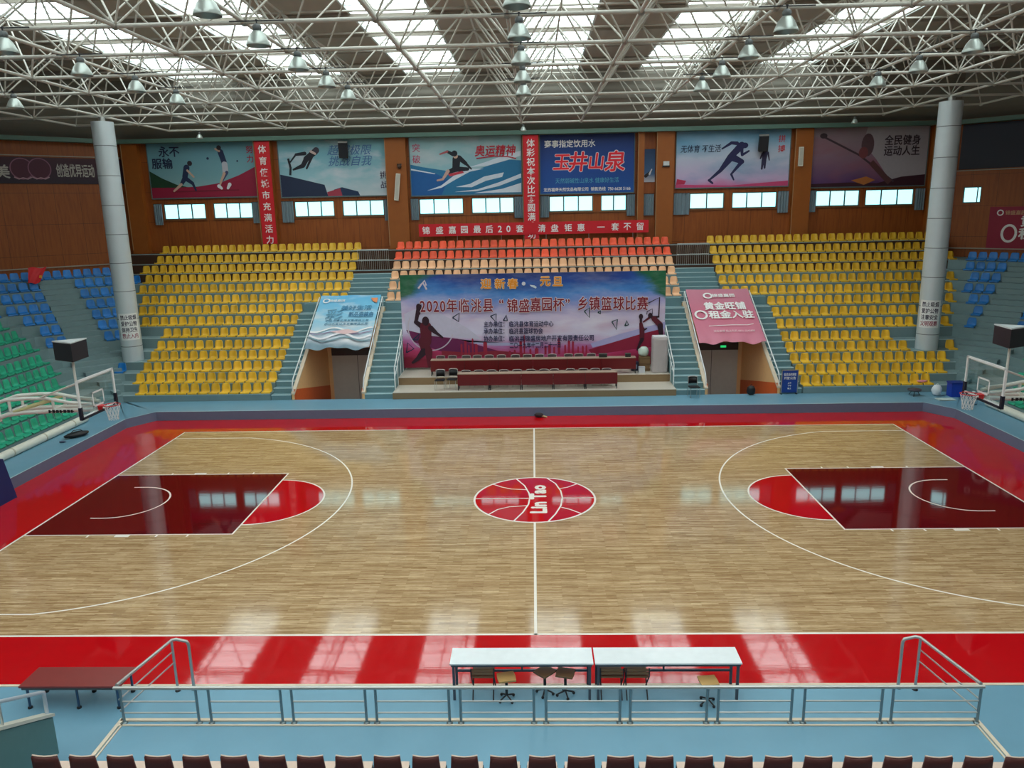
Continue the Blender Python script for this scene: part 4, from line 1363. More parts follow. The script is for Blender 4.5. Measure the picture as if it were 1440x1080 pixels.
for ch, x, y, reg in [(c_, x_, 400, 1) for c_, x_ in zip('2020', (250, 318, 385, 452))] + [(c_, x_, 392, 1) for c_, x_ in zip('年临洮县“锦盛', (545, 668, 790, 910, 1045, 1155, 1275))] + [(c_, x_, 362, 2) for c_, x_ in zip('嘉园杯', (90, 200, 312))] + [('”', 398, 330, 2)] + [(c_, x_, 352, 2) for c_, x_ in zip('乡镇篮球比赛', (545, 657, 772, 890, 1005, 1120))]:
    q = bp(x, y, reg)
    sz, kx = (0.68, 0.78) if ch not in '2020' else (0.74, 0.74)
    text('lettering', ch, sz, M((232, 224, 230)), t, q[0], q[1] + (0.2 if ch == '“' else 0), wz, 0.055, depth=0.003, kx=kx); text('lettering', ch, sz, INK2, t, q[0], q[1] + (0.2 if ch == '“' else 0), wz + 0.008, 0.016, depth=0.003, kx=kx)
INK3 = M((40, 40, 84), 0.6, name='navy_ink')
for y1, y2, s1, s2, x2 in ((582, 545, '主办单位：', '临洮县体育运动中心', 262), (652, 615, '承办单位：', '临洮县篮球协会', 160), (727, 683, '协办单位：', '临洮县锦盛房地产开发有限责任公司', 650)):
    q, e = bp(868, y1), bp(1075, y1)
    text('lettering', s1, 0.3, INK3, t, (q[0] + e[0]) / 2, q[1], wz, 0.02, width=e[0] - q[0])
    q, e = bp(1125, y1), bp(x2, y2, 2)
    text('lettering', s2, 0.3, INK3, t, (q[0] + e[0]) / 2, (q[1] + e[1]) / 2, wz, 0.02, width=e[0] - q[0])
q, e = bp(1130, 795), bp(330, 750, 2)
text('lettering', '二〇一九年十二月二十一日', 0.3, INK3, t, (q[0] + e[0]) / 2, (q[1] + e[1]) / 2, wz, 0.02, width=e[0] - q[0])
mb = MB()
for x in (-6.1, -3, 0, 3, 6.1):
    mb.tube((x, -2.34, -0.05), (x, 2.2, -0.05), 0.03)
mb.tube((-6.1, 2.18, -0.05), (6.1, 2.18, -0.05), 0.03); mb.tube((-6.1, -1.5, -0.05), (6.1, -1.5, -0.05), 0.03)
mb.build('support_frame', STEEL, t)


# sloping banners over the tunnel mouths
def tunnel_banner(tl, tr, br_, bl, label, mat):
    P = [Vector(p) for p in (bl, br_, tr, tl)]
    o = (P[0] + P[1] + P[2] + P[3]) / 4
    ux = (P[1] + P[2] - P[0] - P[3]).normalized()
    uy = ((P[2] + P[3]) - (P[0] + P[1])).normalized()
    uz = ux.cross(uy).normalized(); uy = uz.cross(ux)
    mw = Matrix(((ux.x, uy.x, uz.x, o.x), (ux.y, uy.y, uz.y, o.y), (ux.z, uy.z, uz.z, o.z), (0, 0, 0, 1)))
    w_, h_ = ((P[1] - P[0]).length + (P[2] - P[3]).length) / 2, ((P[3] - P[0]).length + (P[2] - P[1]).length) / 2
    t = thing('tunnel_banner', label, 'banner', 'banners over the tunnels')
    t.matrix_world = mw
    nu, nv = 24, 14
    vs, fs = [], []
    for j in range(nv + 1):
        for i in range(nu + 1):
            u = -w_ / 2 + w_ * i / nu; v_ = -h_ / 2 + h_ * j / nv
            lowk = max(0.0, 1 - j / 5.0)
            vs.append((u, v_ - 0.09 * lowk * math.sin(i * 0.42) , 0.05 * lowk * math.sin(i * 0.9 + j * 0.4) + 0.012 * math.sin(i * 0.5 + j)))
    n0 = len(vs)
    vs += [(x, y, z - 0.008) for x, y, z in vs]
    for j in range(nv):
        for i in range(nu):
            q = j * (nu + 1) + i
            fs += [(q, q + 1, q + nu + 2, q + nu + 1), (n0 + q, n0 + q + nu + 1, n0 + q + nu + 2, n0 + q + 1)]
    mb = MB(); mb.add(vs, fs, 0, True); mb.build('cloth', mat, t)
    return t, w_, h_


zt = lambda y: 1.27 + 0.585 * (y - 11.4)
m1 = print_mat('estate_print_blue', [(0, (120, 146, 160)), (0.14, (200, 206, 214)), (0.3, (176, 206, 222)), (0.55, (140, 200, 226)), (1, (96, 180, 222))], 3.9, 0.12, 0.9, mixin=((238, 232, 228), 0.9, 0.7))
y0, y1 = 13.15, 16.7
t, bw, bh = tunnel_banner((-10.6, y1, zt(y1) + 0.02), (-7.6, y1, zt(y1) + 0.02), (-7.62, y0, zt(y0) + 0.02), (-10.66, y0, zt(y0) + 0.02), 'pale blue advertising banner with clouds slung over the tunnel beside the stage', m1)
a = Art(0.055); a.ring(WLET, -1.15, 1.55, 0.15, 0.07); a.poly((230, 140, 90), [(1.05, 1.75), (1.4, 1.75), (1.4, 1.35), (1.2, 1.45)])
for c_, y_, am, w_ in (((244, 240, 240), -0.75, 0.16, 0.10), ((150, 130, 160), -0.95, 0.12, 0.06), ((240, 236, 240), -1.2, 0.2, 0.12), ((120, 150, 160), -1.45, 0.15, 0.09)):
    a.line(c_, [(-1.48 + 2.96 * i / 24, y_ + am * math.sin(i * 0.42 + y_ * 3)) for i in range(25)], w_)
a.poly((226, 190, 190), [(-0.5, -0.9), (0.3, -0.7), (0.9, -0.95), (0.2, -1.1)])
a.build(t)
text('lettering', '锦盛嘉园', 0.2, WLET, t, -0.62, 1.55, 0.055, 0.01)
text('lettering', '美好生活', 0.42, M((60, 130, 166)), t, 0.45, 0.95, 0.055, 0.01, width=1.5)
text('lettering', '新品盛装启', 0.4, M((52, 112, 150)), t, 0.75, 0.42, 0.055, 0.01, width=1.2)
text('lettering', '彩', 0.9, M((96, 150, 176)), t, -0.55, 0.45, 0.055, 0.0)
for v_ in (-0.05, -0.32):
    text('lettering', '恭迎品鉴现房发售精装三居', 0.17, M((80, 130, 158)), t, 0.15, v_, 0.06, 0.0, width=2.1)
m2 = print_mat('estate_print_pink', [(0, (214, 128, 150)), (0.5, (206, 110, 134)), (1, (198, 122, 142))], 3.9, 0.12, 0.8)
t, bw, bh = tunnel_banner((7.6, y1, zt(y1) + 0.02), (10.66, y1, zt(y1) + 0.02), (10.66, y0, zt(y0) + 0.02), (7.62, y0, zt(y0) + 0.02), 'dusty pink advertising banner with white characters slung over the other tunnel', m2)
a = Art(0.055); a.ring(WLET, -0.55, 1.45, 0.19, 0.09); a.build(t, 'ring_emblem')
a = Art(0.055); a.ring(WLET, -1.12, -0.05, 0.26, 0.1, 0.3); a.build(t, 'zero_lettering')
a = Art(0.055); a.line(WLET, [(-0.9, -0.9), (0.2, -0.84), (0.9, -0.86), (1.2, -0.78)], 0.035); a.build(t, 'brush_stroke')
text('lettering', '锦盛嘉园', 0.28, WLET, t, 0.2, 1.45, 0.055, 0.015)
text('lettering', '黄金旺铺', 0.62, WLET, t, 0.12, 0.62, 0.055, 0.03, width=1.95)
text('lettering', '租金入驻', 0.62, WLET, t, 0.3, -0.05, 0.055, 0.03, width=2.1)
text('lettering', '沿街商铺 抢占先机 0931-2242888', 0.17, M((246, 214, 220)), t, 0.2, -1.3, 0.065, 0.0, width=1.9)

# curtains beside the wall windows
CURT = M((122, 140, 150), 0.8, name='grey_curtain_cloth')
BAYS = ['tennis', 'ski jump', 'surfing', 'water', 'runner', 'golf']
for x0, x1, lab in ((-21.35, -20.9, 'tennis poster, on the pillar side'), (-15.72, -15.3, 'tennis poster, beside the red vertical banner'), (-14.05, -13.4, 'ski jump poster, beside the red vertical banner'), (-8.25, -7.95 + 0.2, 'ski jump poster, beside the slim white fixture'),
                    (-6.75, -6.32, 'surfing poster, beside the slim white fixture'), (-0.95, -0.45, 'surfing poster, beside the red vertical banner'), (0.5, 0.98, 'water advertisement, beside the red vertical banner'), (5.3, 5.75, 'water advertisement, beside the twin pilasters'),
                    (6.25, 6.8, 'narrow poster strip between the twin pilasters'), (7.9, 8.76, 'runner poster, beside the twin pilasters'), (13.62, 14.2, 'runner poster, beside the pilaster with the white strip'), (15.3, 15.7, 'golf poster, beside the pilaster with the white strip'), (21.1, 21.6, 'golf poster, on the pillar side')):
    mb = MB()
    n_ = 24
    pts = [(x0 + (x1 - x0) * i / n_, 0.045 * math.sin(i * 2 * PI / 6)) for i in range(n_ + 1)]
    poly = [(x, y - 0.012) for x, y in pts] + [(x, y + 0.012) for x, y in reversed(pts)]
    vs = []
    for z in (7.98, 9.13):
        vs += [(x, y, z) for x, y in poly]
    m_ = len(poly)
    fs = [(i, (i + 1) % m_, m_ + (i + 1) % m_, m_ + i) for i in range(m_)]
    mb.add(vs, fs, 0, True)
    o = thing('curtain', 'grey curtain drawn aside under the %s' % lab, 'curtain', 'grey window curtains', (0, WY - 0.10, 0))
    mb.build('drape', CURT, o)
    mb = MB(); mb.tube((x0 - 0.03, 0, 9.14), (x1 + 0.03, 0, 9.14), 0.016, 6); mb.build('track', DARK, o)

# loudspeakers, slim fixtures and small boxes on the wall
for x, lab in ((-10.28, 'ski jump'), (12.58, 'runner')):
    z = 11.8 if x < 0 else 11.65
    o = thing('loudspeaker', 'black box loudspeaker mounted over the %s poster' % lab, 'loudspeaker', 'wall loudspeakers', (x, WY - 0.42, z), (R(12), 0, R(8 if x < 0 else -8)))
    mb = MB(); mb.box(-0.24, 0.24, -0.18, 0.16, -0.4, 0.4); mb.build('cabinet', BLACK, o)
    mb = MB(); mb.box(-0.21, 0.21, -0.195, -0.18, -0.37, 0.37); mb.build('grille', M((34, 34, 40), 0.8, name='speaker_grille_cloth'), o)
    mb = MB(); mb.box(-0.24, 0.24, -0.12, 0.12, 0.4, 0.47); mb.build('cap', STEEL, o); mb = MB(); mb.tube((0, 0.1, 0), (0, 0.34, 0.07), 0.03); mb.build('bracket', STEEL, o)
for x, z, hgt, tilt, lab in ((-7.4, 9.78, 1.45, R(7), 'pilaster between the ski jump and surfing posters'), (14.62, 10.93, 1.0, 0, 'pilaster between the runner and golf posters')):
    o = thing('column_fixture', 'slim white upright fixture on the %s' % lab, 'wall fixture', 'slim wall fixtures', (x, WY - 0.44, z), (0, tilt, 0))
    mb = MB(); mb.box(-0.12, 0.12, -0.06, 0.06, -hgt / 2, hgt / 2); mb.build('casing', M((226, 222, 206), 0.5, name='ivory_casing'), o)
    mb = MB(); mb.box(-0.09, 0.09, -0.07, -0.06, -hgt / 2 + 0.05, hgt / 2 - 0.05); mb.build('grille', M((196, 192, 178), 0.7, name='ivory_grille'), o)
    mb = MB(); mb.tube((0, 0.05, 0.2), (0, 0.1, 0.2), 0.03); mb.build('bracket', DARK, o)
o = thing('wall_camera', 'small brown dome above the slim white fixture beside the ski jump poster', 'camera', None, (-7.24, WY - 0.40, 10.88))
mb = MB(); mb.ball((0, 0, 0), 0.13, 12); mb.build('dome', M((74, 52, 40), 0.4, name='brown_dome'), o)
mb = MB(); mb.box(-0.12, 0.12, -0.02, 0.05, 0.08, 0.14); mb.build('bracket', DARK, o)
o = thing('junction_box', 'small white box with a dark base on the pilaster beside the runner poster', 'box', None, (7.38, WY - 0.40, 10.72))
mb = MB(); mb.box(-0.16, 0.16, -0.06, 0.05, -0.1, 0.12); mb.build('cover', M((200, 204, 204), 0.5, name='box_cover'), o)
mb = MB(); mb.box(-0.2, 0.2, -0.05, 0.05, -0.17, -0.1); mb.build('base_tray', DARK, o)
# green exit sign in the pink banner tunnel
o = thing('exit_sign', 'small glowing green sign over the door under the pink banner', 'sign', None, (9.85, 16.84, 1.5))
q = at(1017, 490, y=16.84); o.location.x = q.x; o.location.z = max(q.z, 1.47)
mb = MB(); mb.box(-0.17, 0.17, 0, 0.06, -0.08, 0.08); mb.build('housing', DARK, o)
mb = MB(); mb.box(-0.14, 0.14, -0.008, 0, -0.055, 0.055); mb.build('lit_panel', glow((40, 200, 110), 0.8, 'exit_sign_glow'), o)

# ------------------------------------------------------------------ basketball hoops
GLASS = clear_glass('backboard_glass')
HOOPRED = M((206, 30, 34), 0.4, name='rim_red')
PADBLUE = M((20, 34, 92), 0.5, name='navy_padding')
ARMW = M((226, 228, 220), 0.4, name='arm_white')
ARMY = M((206, 204, 150), 0.4, name='arm_cream')


def hoop(s):
    """Portable hoop; local x runs from the board (0) back to the base (positive), z up."""
    nm = 'blue' if s < 0 else 'pink'
    t = thing('basketball_hoop', 'portable basketball hoop with glass board and shot clock, %s tunnel banner end of the court' % nm, 'basketball hoop', 'basketball hoops', (s * 12.8, 0, 0), (0, 0, 0 if s > 0 else PI))
    mb = MB(); mb.box(0.0, 0.02, -0.9, 0.9, 2.9, 3.95); mb.build('backboard', GLASS, t)
    mb = MB()
    for z in (2.9, 3.95):
        mb.box(-0.012, 0.035, -0.93, 0.93, z - 0.03, z + 0.03)
    for y in (-0.92, 0.92):
        mb.box(-0.012, 0.035, y - 0.03, y + 0.03, 2.87, 3.98)
    mb.build('board_frame', WHITE, t)
    mb = MB()
    for a_, b_, c_, d_ in ((-0.295, 0.295, 3.05, 3.10), (-0.295, 0.295, 3.45, 3.50), (-0.295, -0.245, 3.05, 3.5), (0.245, 0.295, 3.05, 3.5)):
        mb.box(-0.004, -0.001, a_, b_, c_, d_)
    mb.build('target_square', WHITE, t)
    mb = MB()
    for y in (-0.92, 0.92):
        mb.box(-0.03, 0.05, y - 0.045, y + 0.045, 2.84, 3.2)
    mb.box(-0.03, 0.05, -0.95, 0.95, 2.83, 2.90)
    mb.build('edge_padding', M((18, 24, 44), 0.5, name='dark_edge_padding'), t)
    rim = MB()
    rim.path([(-0.375 + 0.225 * math.cos(a_), 0.225 * math.sin(a_), 3.05) for a_ in [2 * PI * i / 32 for i in range(33)]], 0.012)
    ro = rim.build('rim', HOOPRED, t)
    mb = MB(); mb.obox((-0.075, 0, 3.03), 0.15, 0.22, 0.03); mb.obox((-0.02, 0, 2.98), 0.03, 0.2, 0.14); mb.build('rim_bracket', HOOPRED, ro)
    net = MB()
    k = 12
    lv = [(0.222, 3.045), (0.19, 2.93), (0.155, 2.80), (0.14, 2.66), (0.135, 2.6)]
    for i in range(k):
        for sg in (1, -1):
            net.path([(-0.375 + r_ * math.cos(2 * PI * (i + sg * j * 0.5) / k), r_ * math.sin(2 * PI * (i + sg * j * 0.5) / k), z_) for j, (r_, z_) in enumerate(lv)], 0.006, 5)
    net.build('net', WHITE, t)
    # lattice arm from the board back to the base post
    for y in (-0.28, 0.28):
        mb = MB(); mb.path([(0.08, y * 0.7, 2.98), (2.1, y, 2.92), (2.6, y, 2.86), (3.35, y, 2.6)], 0.065); mb.build('lower_arm', ARMW, t)
        mb = MB(); mb.path([(0.08, y * 0.7, 3.12), (0.7, y, 3.2), (1.4, y, 3.34), (1.95, y, 3.34), (2.6, y, 3.3), (3.2, y, 3.1)], 0.055); mb.build('upper_arm', ARMW, t)
        mb = MB(); mb.tube((1.15, y, 3.3), (2.4, y, 2.94), 0.045); mb.build('arm_brace', ARMY, t)
        for x in (1.2, 2.5):
            mb = MB(); mb.tube((x, y, 2.95), (x, y, 3.3), 0.04); mb.build('arm_strut', ARMW, t)
        mb = MB(); mb.tube((0.05, y * 3.0, 3.9), (1.6, y, 3.34), 0.026); mb.build('board_stay', ARMW, t)
    for x in (0.08, 1.2, 2.4):
        mb = MB(); mb.box(x - 0.04, x + 0.04, -0.3, 0.3, 2.9, 3.02); mb.build('arm_crossbar', ARMW, t)
    mb = MB()
    for i_ in range(7):
        mb.box(0.62 + 0.11 * i_, 0.62 + 0.11 * i_ + (0.085 if i_ % 3 else 0.06), -0.004, 0.0, -0.045, 0.045)
        mb.box(0.62 + 0.11 * i_, 0.62 + 0.11 * i_ + 0.1, -0.004, 0.0, -0.012, 0.012)
    lt = mb.build('arm_lettering', DARK, t)
    if s < 0:
        lt.rotation_euler = (0, 0, PI)
        lt.location = (1.95, 0.335, 2.955)
    else:
        lt.location = (0.0, -0.335, 2.955)
    # base post, padded base on the floor
    mb = MB(); mb.path([(3.7, 0, 0.9), (3.68, 0, 1.6), (3.35, 0, 2.9)], 0.1, 12); mb.box(3.25, 3.42, -0.34, 0.34, 2.5, 3.15); mb.build('post', ARMW, t)
    mb = MB(); mb.xprism([(-0.5, 0.0), (-0.5, 1.25), (0.5, 1.35), (0.5, 0.0)], 3.32, 3.87)
    for i_ in range(len(mb.v)):
        x_, y_, z_ = mb.v[i_]
        if x_ < 3.5:
            mb.v[i_] = (x_ + 0.25 * (z_ / 1.3), y_, z_)
    mb.build('padded_base', PADBLUE, t)
    # triangular shot clock on a stalk behind the board
    ck = MB()
    tri = [(0.6 + 0.5 * math.cos(a_), 0.5 * math.sin(a_)) for a_ in [(R(-123) if s > 0 else R(123)) + 2 * PI / 3 * i for i in range(3)]]
    ck.prism(tri, 4.42, 4.95)
    co = ck.build('shot_clock', M((34, 26, 30), 0.35, name='shot_clock_face'), t)
    mb = MB(); mb.prism([(0.6 + (x - 0.6) * 1.03, y * 1.03) for x, y in tri], 4.95, 4.985); mb.build('clock_lid', M((206, 214, 214), 0.4, name='pale_clock_lid'), co)
    mb = MB(); mb.tube((0.6, 0, 3.2), (0.6, 0, 4.42), 0.035); mb.build('clock_stalk', ARMW, t)
    mb = MB(); mb.tube((0.08, 0, 3.25), (0.6, 0, 3.3), 0.03); mb.build('stalk_brace', ARMW, t)
    return t


hoop(-1)
hoop(1)

# ------------------------------------------------------------------ things on the ledge
ROLLM = M((224, 222, 208), 0.5, var=0.12, scale=3, name='off_white_wrapping')
for s, y1, nm in ((-1, 7.9, 'blue'), (1, 8.6, 'pink')):
    o = thing('wrapped_pipe', 'long off-white wrapped pipe on the ledge below the green seats, %s tunnel banner end' % nm, 'pipe', 'wrapped pipes', (s * 18.2, 0, ZW + 0.15))
    mb = MB(); mb.tube((0, -8.8, 0), (0, y1, 0), 0.15, 16); mb.build('sleeve', ROLLM, o)
    for i in range(9):
        y = y1 - 0.9 - 1.8 * i
        mb = MB(); mb.tube((0, y - 0.03, 0), (0, y + 0.03, 0), 0.158, 16); mb.build('strap', M((190, 182, 160), 0.6, name='pipe_strap'), o)


def lump(o, name, mat, sx, sy, sz, seed, n=14, m=8):
    """A soft irregular bundle resting on its base."""
    rnd = random.Random(seed)
    vs, fs = [], []
    amp = [[1 + rnd.uniform(-0.14, 0.14) for i in range(n)] for j in range(m + 1)]
    for j in range(m + 1):
        ph = PI * j / m
        for i in range(n):
            th = 2 * PI * i / n
            k = amp[j][i]
            vs.append((sx / 2 * math.sin(ph) ** 0.7 * math.cos(th) * k if 0 < j < m else 0, sy / 2 * math.sin(ph) ** 0.7 * math.sin(th) * k if 0 < j < m else 0, sz / 2 - sz / 2 * math.cos(PI - ph) * -1 if False else sz / 2 * (1 - math.cos(ph))))
    for j in range(m):
        for i in range(n):
            fs.append((j * n + i, j * n + (i + 1) % n, (j + 1) * n + (i + 1) % n, (j + 1) * n + i))
    mb = MB(); mb.add(vs, fs, 0, True)
    return mb.build(name, mat, o)


o = thing('sports_bag', 'black sports bag lying on the ledge below the green seats', 'bag', None, (-17.28, 5.75, ZW))
lump(o, 'body', BLACK, 0.42, 0.85, 0.2, 3); mb = MB(); mb.path([(0, -0.25, 0.15), (0.02, -0.12, 0.27), (0.02, 0.12, 0.27), (0, 0.25, 0.15)], 0.015); mb.build('handle', DARK, o); o.rotation_euler = (0, 0, R(-35))
o = thing('crumpled_wrapper', 'small dark scrap on the ledge in front of the black sports bag', 'scrap', None, (-17.38, 5.0, ZW))
lump(o, 'wrapper', M((70, 86, 110), 0.5), 0.25, 0.16, 0.07, 5)
o = thing('floor_bag', 'small dark bag with a tan flap at the foot of the slate ledge', 'bag', None, (0.2, 9.12, 0.0))
lump(o, 'body', M((48, 40, 44), 0.6), 0.36, 0.24, 0.2, 9); mb = MB(); mb.obox((0.2, 0.0, 0.05), 0.3, 0.16, 0.02, Matrix.Rotation(0.3, 3, 'Y')); mb.build('flap', M((196, 160, 120), 0.6), o)
# corner clutter
o = thing('folding_stool', 'low dark round topped stool on the ledge below the yellow seats', 'stool', None, (16.2, 10.5, ZW))
mb = MB(); mb.lathe([(0.001, 0.22), (0.26, 0.22), (0.28, 0.25), (0.26, 0.28), (0.001, 0.285)], 18); mb.build('seat', M((66, 60, 70), 0.5), o)
for a_ in range(3):
    mb = MB(); mb.tube((0.1 * math.cos(2.1 * a_), 0.1 * math.sin(2.1 * a_), 0.23), (0.24 * math.cos(2.1 * a_), 0.24 * math.sin(2.1 * a_), 0.0), 0.014, 6); mb.build('leg', DARK, o)
o = thing('plastic_bag', 'white plastic bag standing on the ledge in the pink banner corner', 'bag', None, (17.1, 10.45, ZW))
lump(o, 'body', M((222, 226, 230), 0.4), 0.42, 0.34, 0.46, 13); mb = MB(); mb.path([(-0.08, 0, 0.40), (-0.03, 0, 0.5), (0.03, 0, 0.5), (0.08, 0, 0.40)], 0.01); mb.build('handle', WHITE, o)
o = thing('storage_bin', 'blue plastic storage bin in the corner behind the hoop', 'bin', None, (17.8, 10.3, ZW))
mb = MB(); mb.prism([(-0.26, -0.2), (0.26, -0.2), (0.26, 0.2), (-0.26, 0.2)], 0, 0.56); mb.build('body', M((28, 64, 176), 0.4), o)
mb = MB(); mb.prism([(-0.29, -0.23), (0.29, -0.23), (0.29, 0.23), (-0.29, 0.23)], 0.56, 0.62); mb.build('lid', M((20, 48, 140), 0.4), o)
o = thing('paper_sheet', 'pale crumpled sheet lying flat on the ledge beside the white plastic bag', 'paper', None, (17.1, 9.7, ZW))
mb = MB()
mb.add([(x * 0.36, y * 0.2, 0.01 + 0.02 * ((x * 3 + y * 2) % 2)) for y in (-1, 0, 1) for x in (-1, -0.33, 0.33, 1)] + [(x * 0.36, y * 0.2, 0.004) for y in (-1, 0, 1) for x in (-1, -0.33, 0.33, 1)],
       [(j * 4 + i, j * 4 + i + 1, j * 4 + i + 5, j * 4 + i + 4) for j in range(2) for i in range(3)] + [(12 + j * 4 + i, 12 + j * 4 + i + 4, 12 + j * 4 + i + 5, 12 + j * 4 + i + 1) for j in range(2) for i in range(3)])
mb.build('sheet', M((206, 224, 220), 0.5), o)
o = thing('water_bottle', 'clear plastic drum standing on the ledge under the rim of the hoop', 'bottle', None, (17.75, 8.9, ZW))
mb = MB(); mb.lathe([(0.001, 0.0), (0.17, 0.0), (0.18, 0.05), (0.175, 0.28), (0.18, 0.36), (0.08, 0.44), (0.05, 0.5)], 18); mb.build('body', clear_glass('clear_plastic', (0.8, 0.86, 0.9, 1), 0.25), o)
mb = MB(); mb.lathe([(0.055, 0.49), (0.055, 0.54), (0.001, 0.54)], 12); mb.build('cap', WHITE, o)
q = at(1297, 539, y=YF[13] + 0.15)
o = thing('pink_pouch', 'small pink pouch on a front row yellow seat near the pillar', 'pouch', None, (q.x, YF[13] + 0.16, ZM[13] + 0.105))
lump(o, 'body', M((226, 140, 150), 0.6), 0.46, 0.22, 0.08, 21)
# red cloth over the top blue seats in the blue banner corner
tk = TT[2] - 0.2
d_ = at(54, 388, y=20) - CAM
S_ = S0 + math.sqrt(2) * tk
k_ = (S_ - (-CAM.x + CAM.y)) / (-d_.x + d_.y)
q = CAM + d_ * k_
o = thing('red_flag', 'crumpled red flag draped over the top blue seats beside the aisle', 'flag', None, (q.x, q.y, q.z), (0, 0, PI / 4))
vs, fs = [], []
for j in range(7):
    for i in range(9):
        wv = 0.42 - 0.028 * j
        vs.append((-wv + 2 * wv * i / 8 - 0.05 * j, -0.10 - 0.05 * math.sin(i * 1.3 + j * 0.6) - 0.03 * j, 0.42 - 0.125 * j + 0.04 * math.sin(i * 0.9)))
nn = len(vs)
vs += [(x, y + 0.01, z) for x, y, z in vs]
for j in range(6):
    for i in range(8):
        a_ = j * 9 + i
        fs += [(a_, a_ + 1, a_ + 10, a_ + 9), (nn + a_, nn + a_ + 9, nn + a_ + 10, nn + a_ + 1)]
mb = MB(); mb.add(vs, fs, 0, True); mb.build('cloth', M((206, 24, 36), 0.6), o)
mb = MB(); mb.add([(0.0, -0.26, 0.05), (0.12, -0.27, 0.02), (0.08, -0.26, -0.1), (-0.04, -0.26, -0.08)], [(0, 1, 2, 3)]); mb.build('emblem', M((226, 150, 40), 0.6), o)

# blue notice board on feet beside the stairs of the pink banner tunnel
o = thing('notice_board', 'blue standing notice board with white writing beside the pink banner tunnel', 'notice board', None, (11.08, 11.02, ZW))
mb = MB(); mb.box(-0.33, 0.33, -0.03, 0.0, 0.08, 1.05); mb.build('panel', M((24, 66, 150), 0.5), o)
mb = MB(); mb.box(-0.36, -0.33, -0.04, 0.01, 0.0, 1.08); mb.box(0.33, 0.36, -0.04, 0.01, 0.0, 1.08); mb.box(-0.36, 0.36, -0.04, 0.01, 1.05, 1.08); mb.build('frame', STEEL, o)
for sx_ in (-0.33, 0.33):
    mb = MB(); mb.box(sx_ - 0.03, sx_ + 0.03, -0.04, 0.08, 0.0, 0.04); mb.build('foot', DARK, o)
for j, (s_, sz, v_) in enumerate((('临洮县体育馆', 0.13, 0.88), ('开放公告', 0.13, 0.72), ('上午', 0.08, 0.5), ('下午', 0.08, 0.38), ('晚上', 0.08, 0.26))):
    e = text('lettering', s_, sz, WLET, o, 0, 0, 0, 0.015, width=0.52 if j < 1 else None, depth=0.003)
    e.rotation_euler = (PI / 2, 0, 0)
    e.location = (0, -0.031, v_)


# ------------------------------------------------------------------ stage furniture
TWOOD = M((110, 20, 24), 0.4, var=0.12, scale=2, name='red_brown_table_front')
TTOP = M((176, 150, 130), 0.4, name='table_top_laminate')


def make_table(w):
    t = thing('conference_table', 'table', 'table', 'stage tables')
    mb = MB(); mb.box(-w / 2 + 0.004, w / 2 - 0.004, 0, 0.42, 0.72, 0.75); mb.build('table_top', TTOP, t)
    mb = MB(); mb.box(-w / 2 + 0.006, w / 2 - 0.006, 0.0, 0.02, 0.22, 0.72); mb.build('modesty_panel', TWOOD, t)
    for x in (-w / 2 + 0.03, w / 2 - 0.03):
        for y in (0.02, 0.39):
            mb = MB(); mb.box(x - 0.02, x + 0.02, y, y + 0.03, 0, 0.72); mb.build('leg', DARK, t)
    return t


tb = make_table(1.408)
for i in range(5):
    o = tb if i == 0 else dup(tb)
    o.location = (-3.36 + 1.41 * (i + 0.5), 11.28, 0.665)
    o['label'] = 'dark red panel table, %s from the black chairs in the front row of the stage' % ORD[i + 1]
tb = make_table(1.568)
for i in range(6):
    o = tb if i == 0 else dup(tb)
    o.location = (-4.73 + 1.57 * (i + 0.5), 12.78, 1.005)
    o['label'] = 'dark red panel table, %s from the black chairs in the back row of the stage' % ORD[i + 1]


def make_chair(seat_m, back_m, label, group):
    """Stacking chair facing -y: steel legs, padded seat and back."""
    t = thing('stacking_chair', label, 'chair', group)
    mb = MB(); mb.box(-0.21, 0.21, -0.2, 0.2, 0.43, 0.47); mb.build('seat', seat_m, t)
    mb = MB()
    nu = 8
    vs = [(-0.2 + 0.4 * i / nu, 0.2 + 0.05 * (1 - ((i - nu / 2) / (nu / 2)) ** 2) + dz * 0.05 + e_, 0.56 + 0.28 * dz) for e_ in (0, 0.025) for dz in (0, 1) for i in range(nu + 1)]
    k = nu + 1
    fs = []
    for i in range(nu):
        fs += [(i, i + 1, k + i + 1, k + i), (2 * k + i, 3 * k + i, 3 * k + i + 1, 2 * k + i + 1), (k + i, k + i + 1, 3 * k + i + 1, 3 * k + i), (i, 2 * k + i, 2 * k + i + 1, i + 1)]
    fs += [(0, k, 3 * k, 2 * k), (nu, 2 * k + nu, 3 * k + nu, k + nu)]
    mb.add(vs, fs, 0, True); mb.build('backrest', back_m, t)
    for sx_ in (-1, 1):
        mb = MB(); mb.path([(sx_ * 0.2, -0.19, 0), (sx_ * 0.2, -0.17, 0.43)], 0.012, 6); mb.build('leg', STEEL, t)
        mb = MB(); mb.path([(sx_ * 0.2, 0.24, 0), (sx_ * 0.2, 0.19, 0.45), (sx_ * 0.2, 0.24, 0.84)], 0.012, 6); mb.build('leg', STEEL, t)
    mb = MB(); mb.path([(-0.205, 0.25, 0.84), (-0.1, 0.285, 0.865), (0.1, 0.285, 0.865), (0.205, 0.25, 0.84)], 0.016, 6); mb.build('top_bar', M((206, 196, 190), 0.4, name='pale_top_bar'), t)
    return t


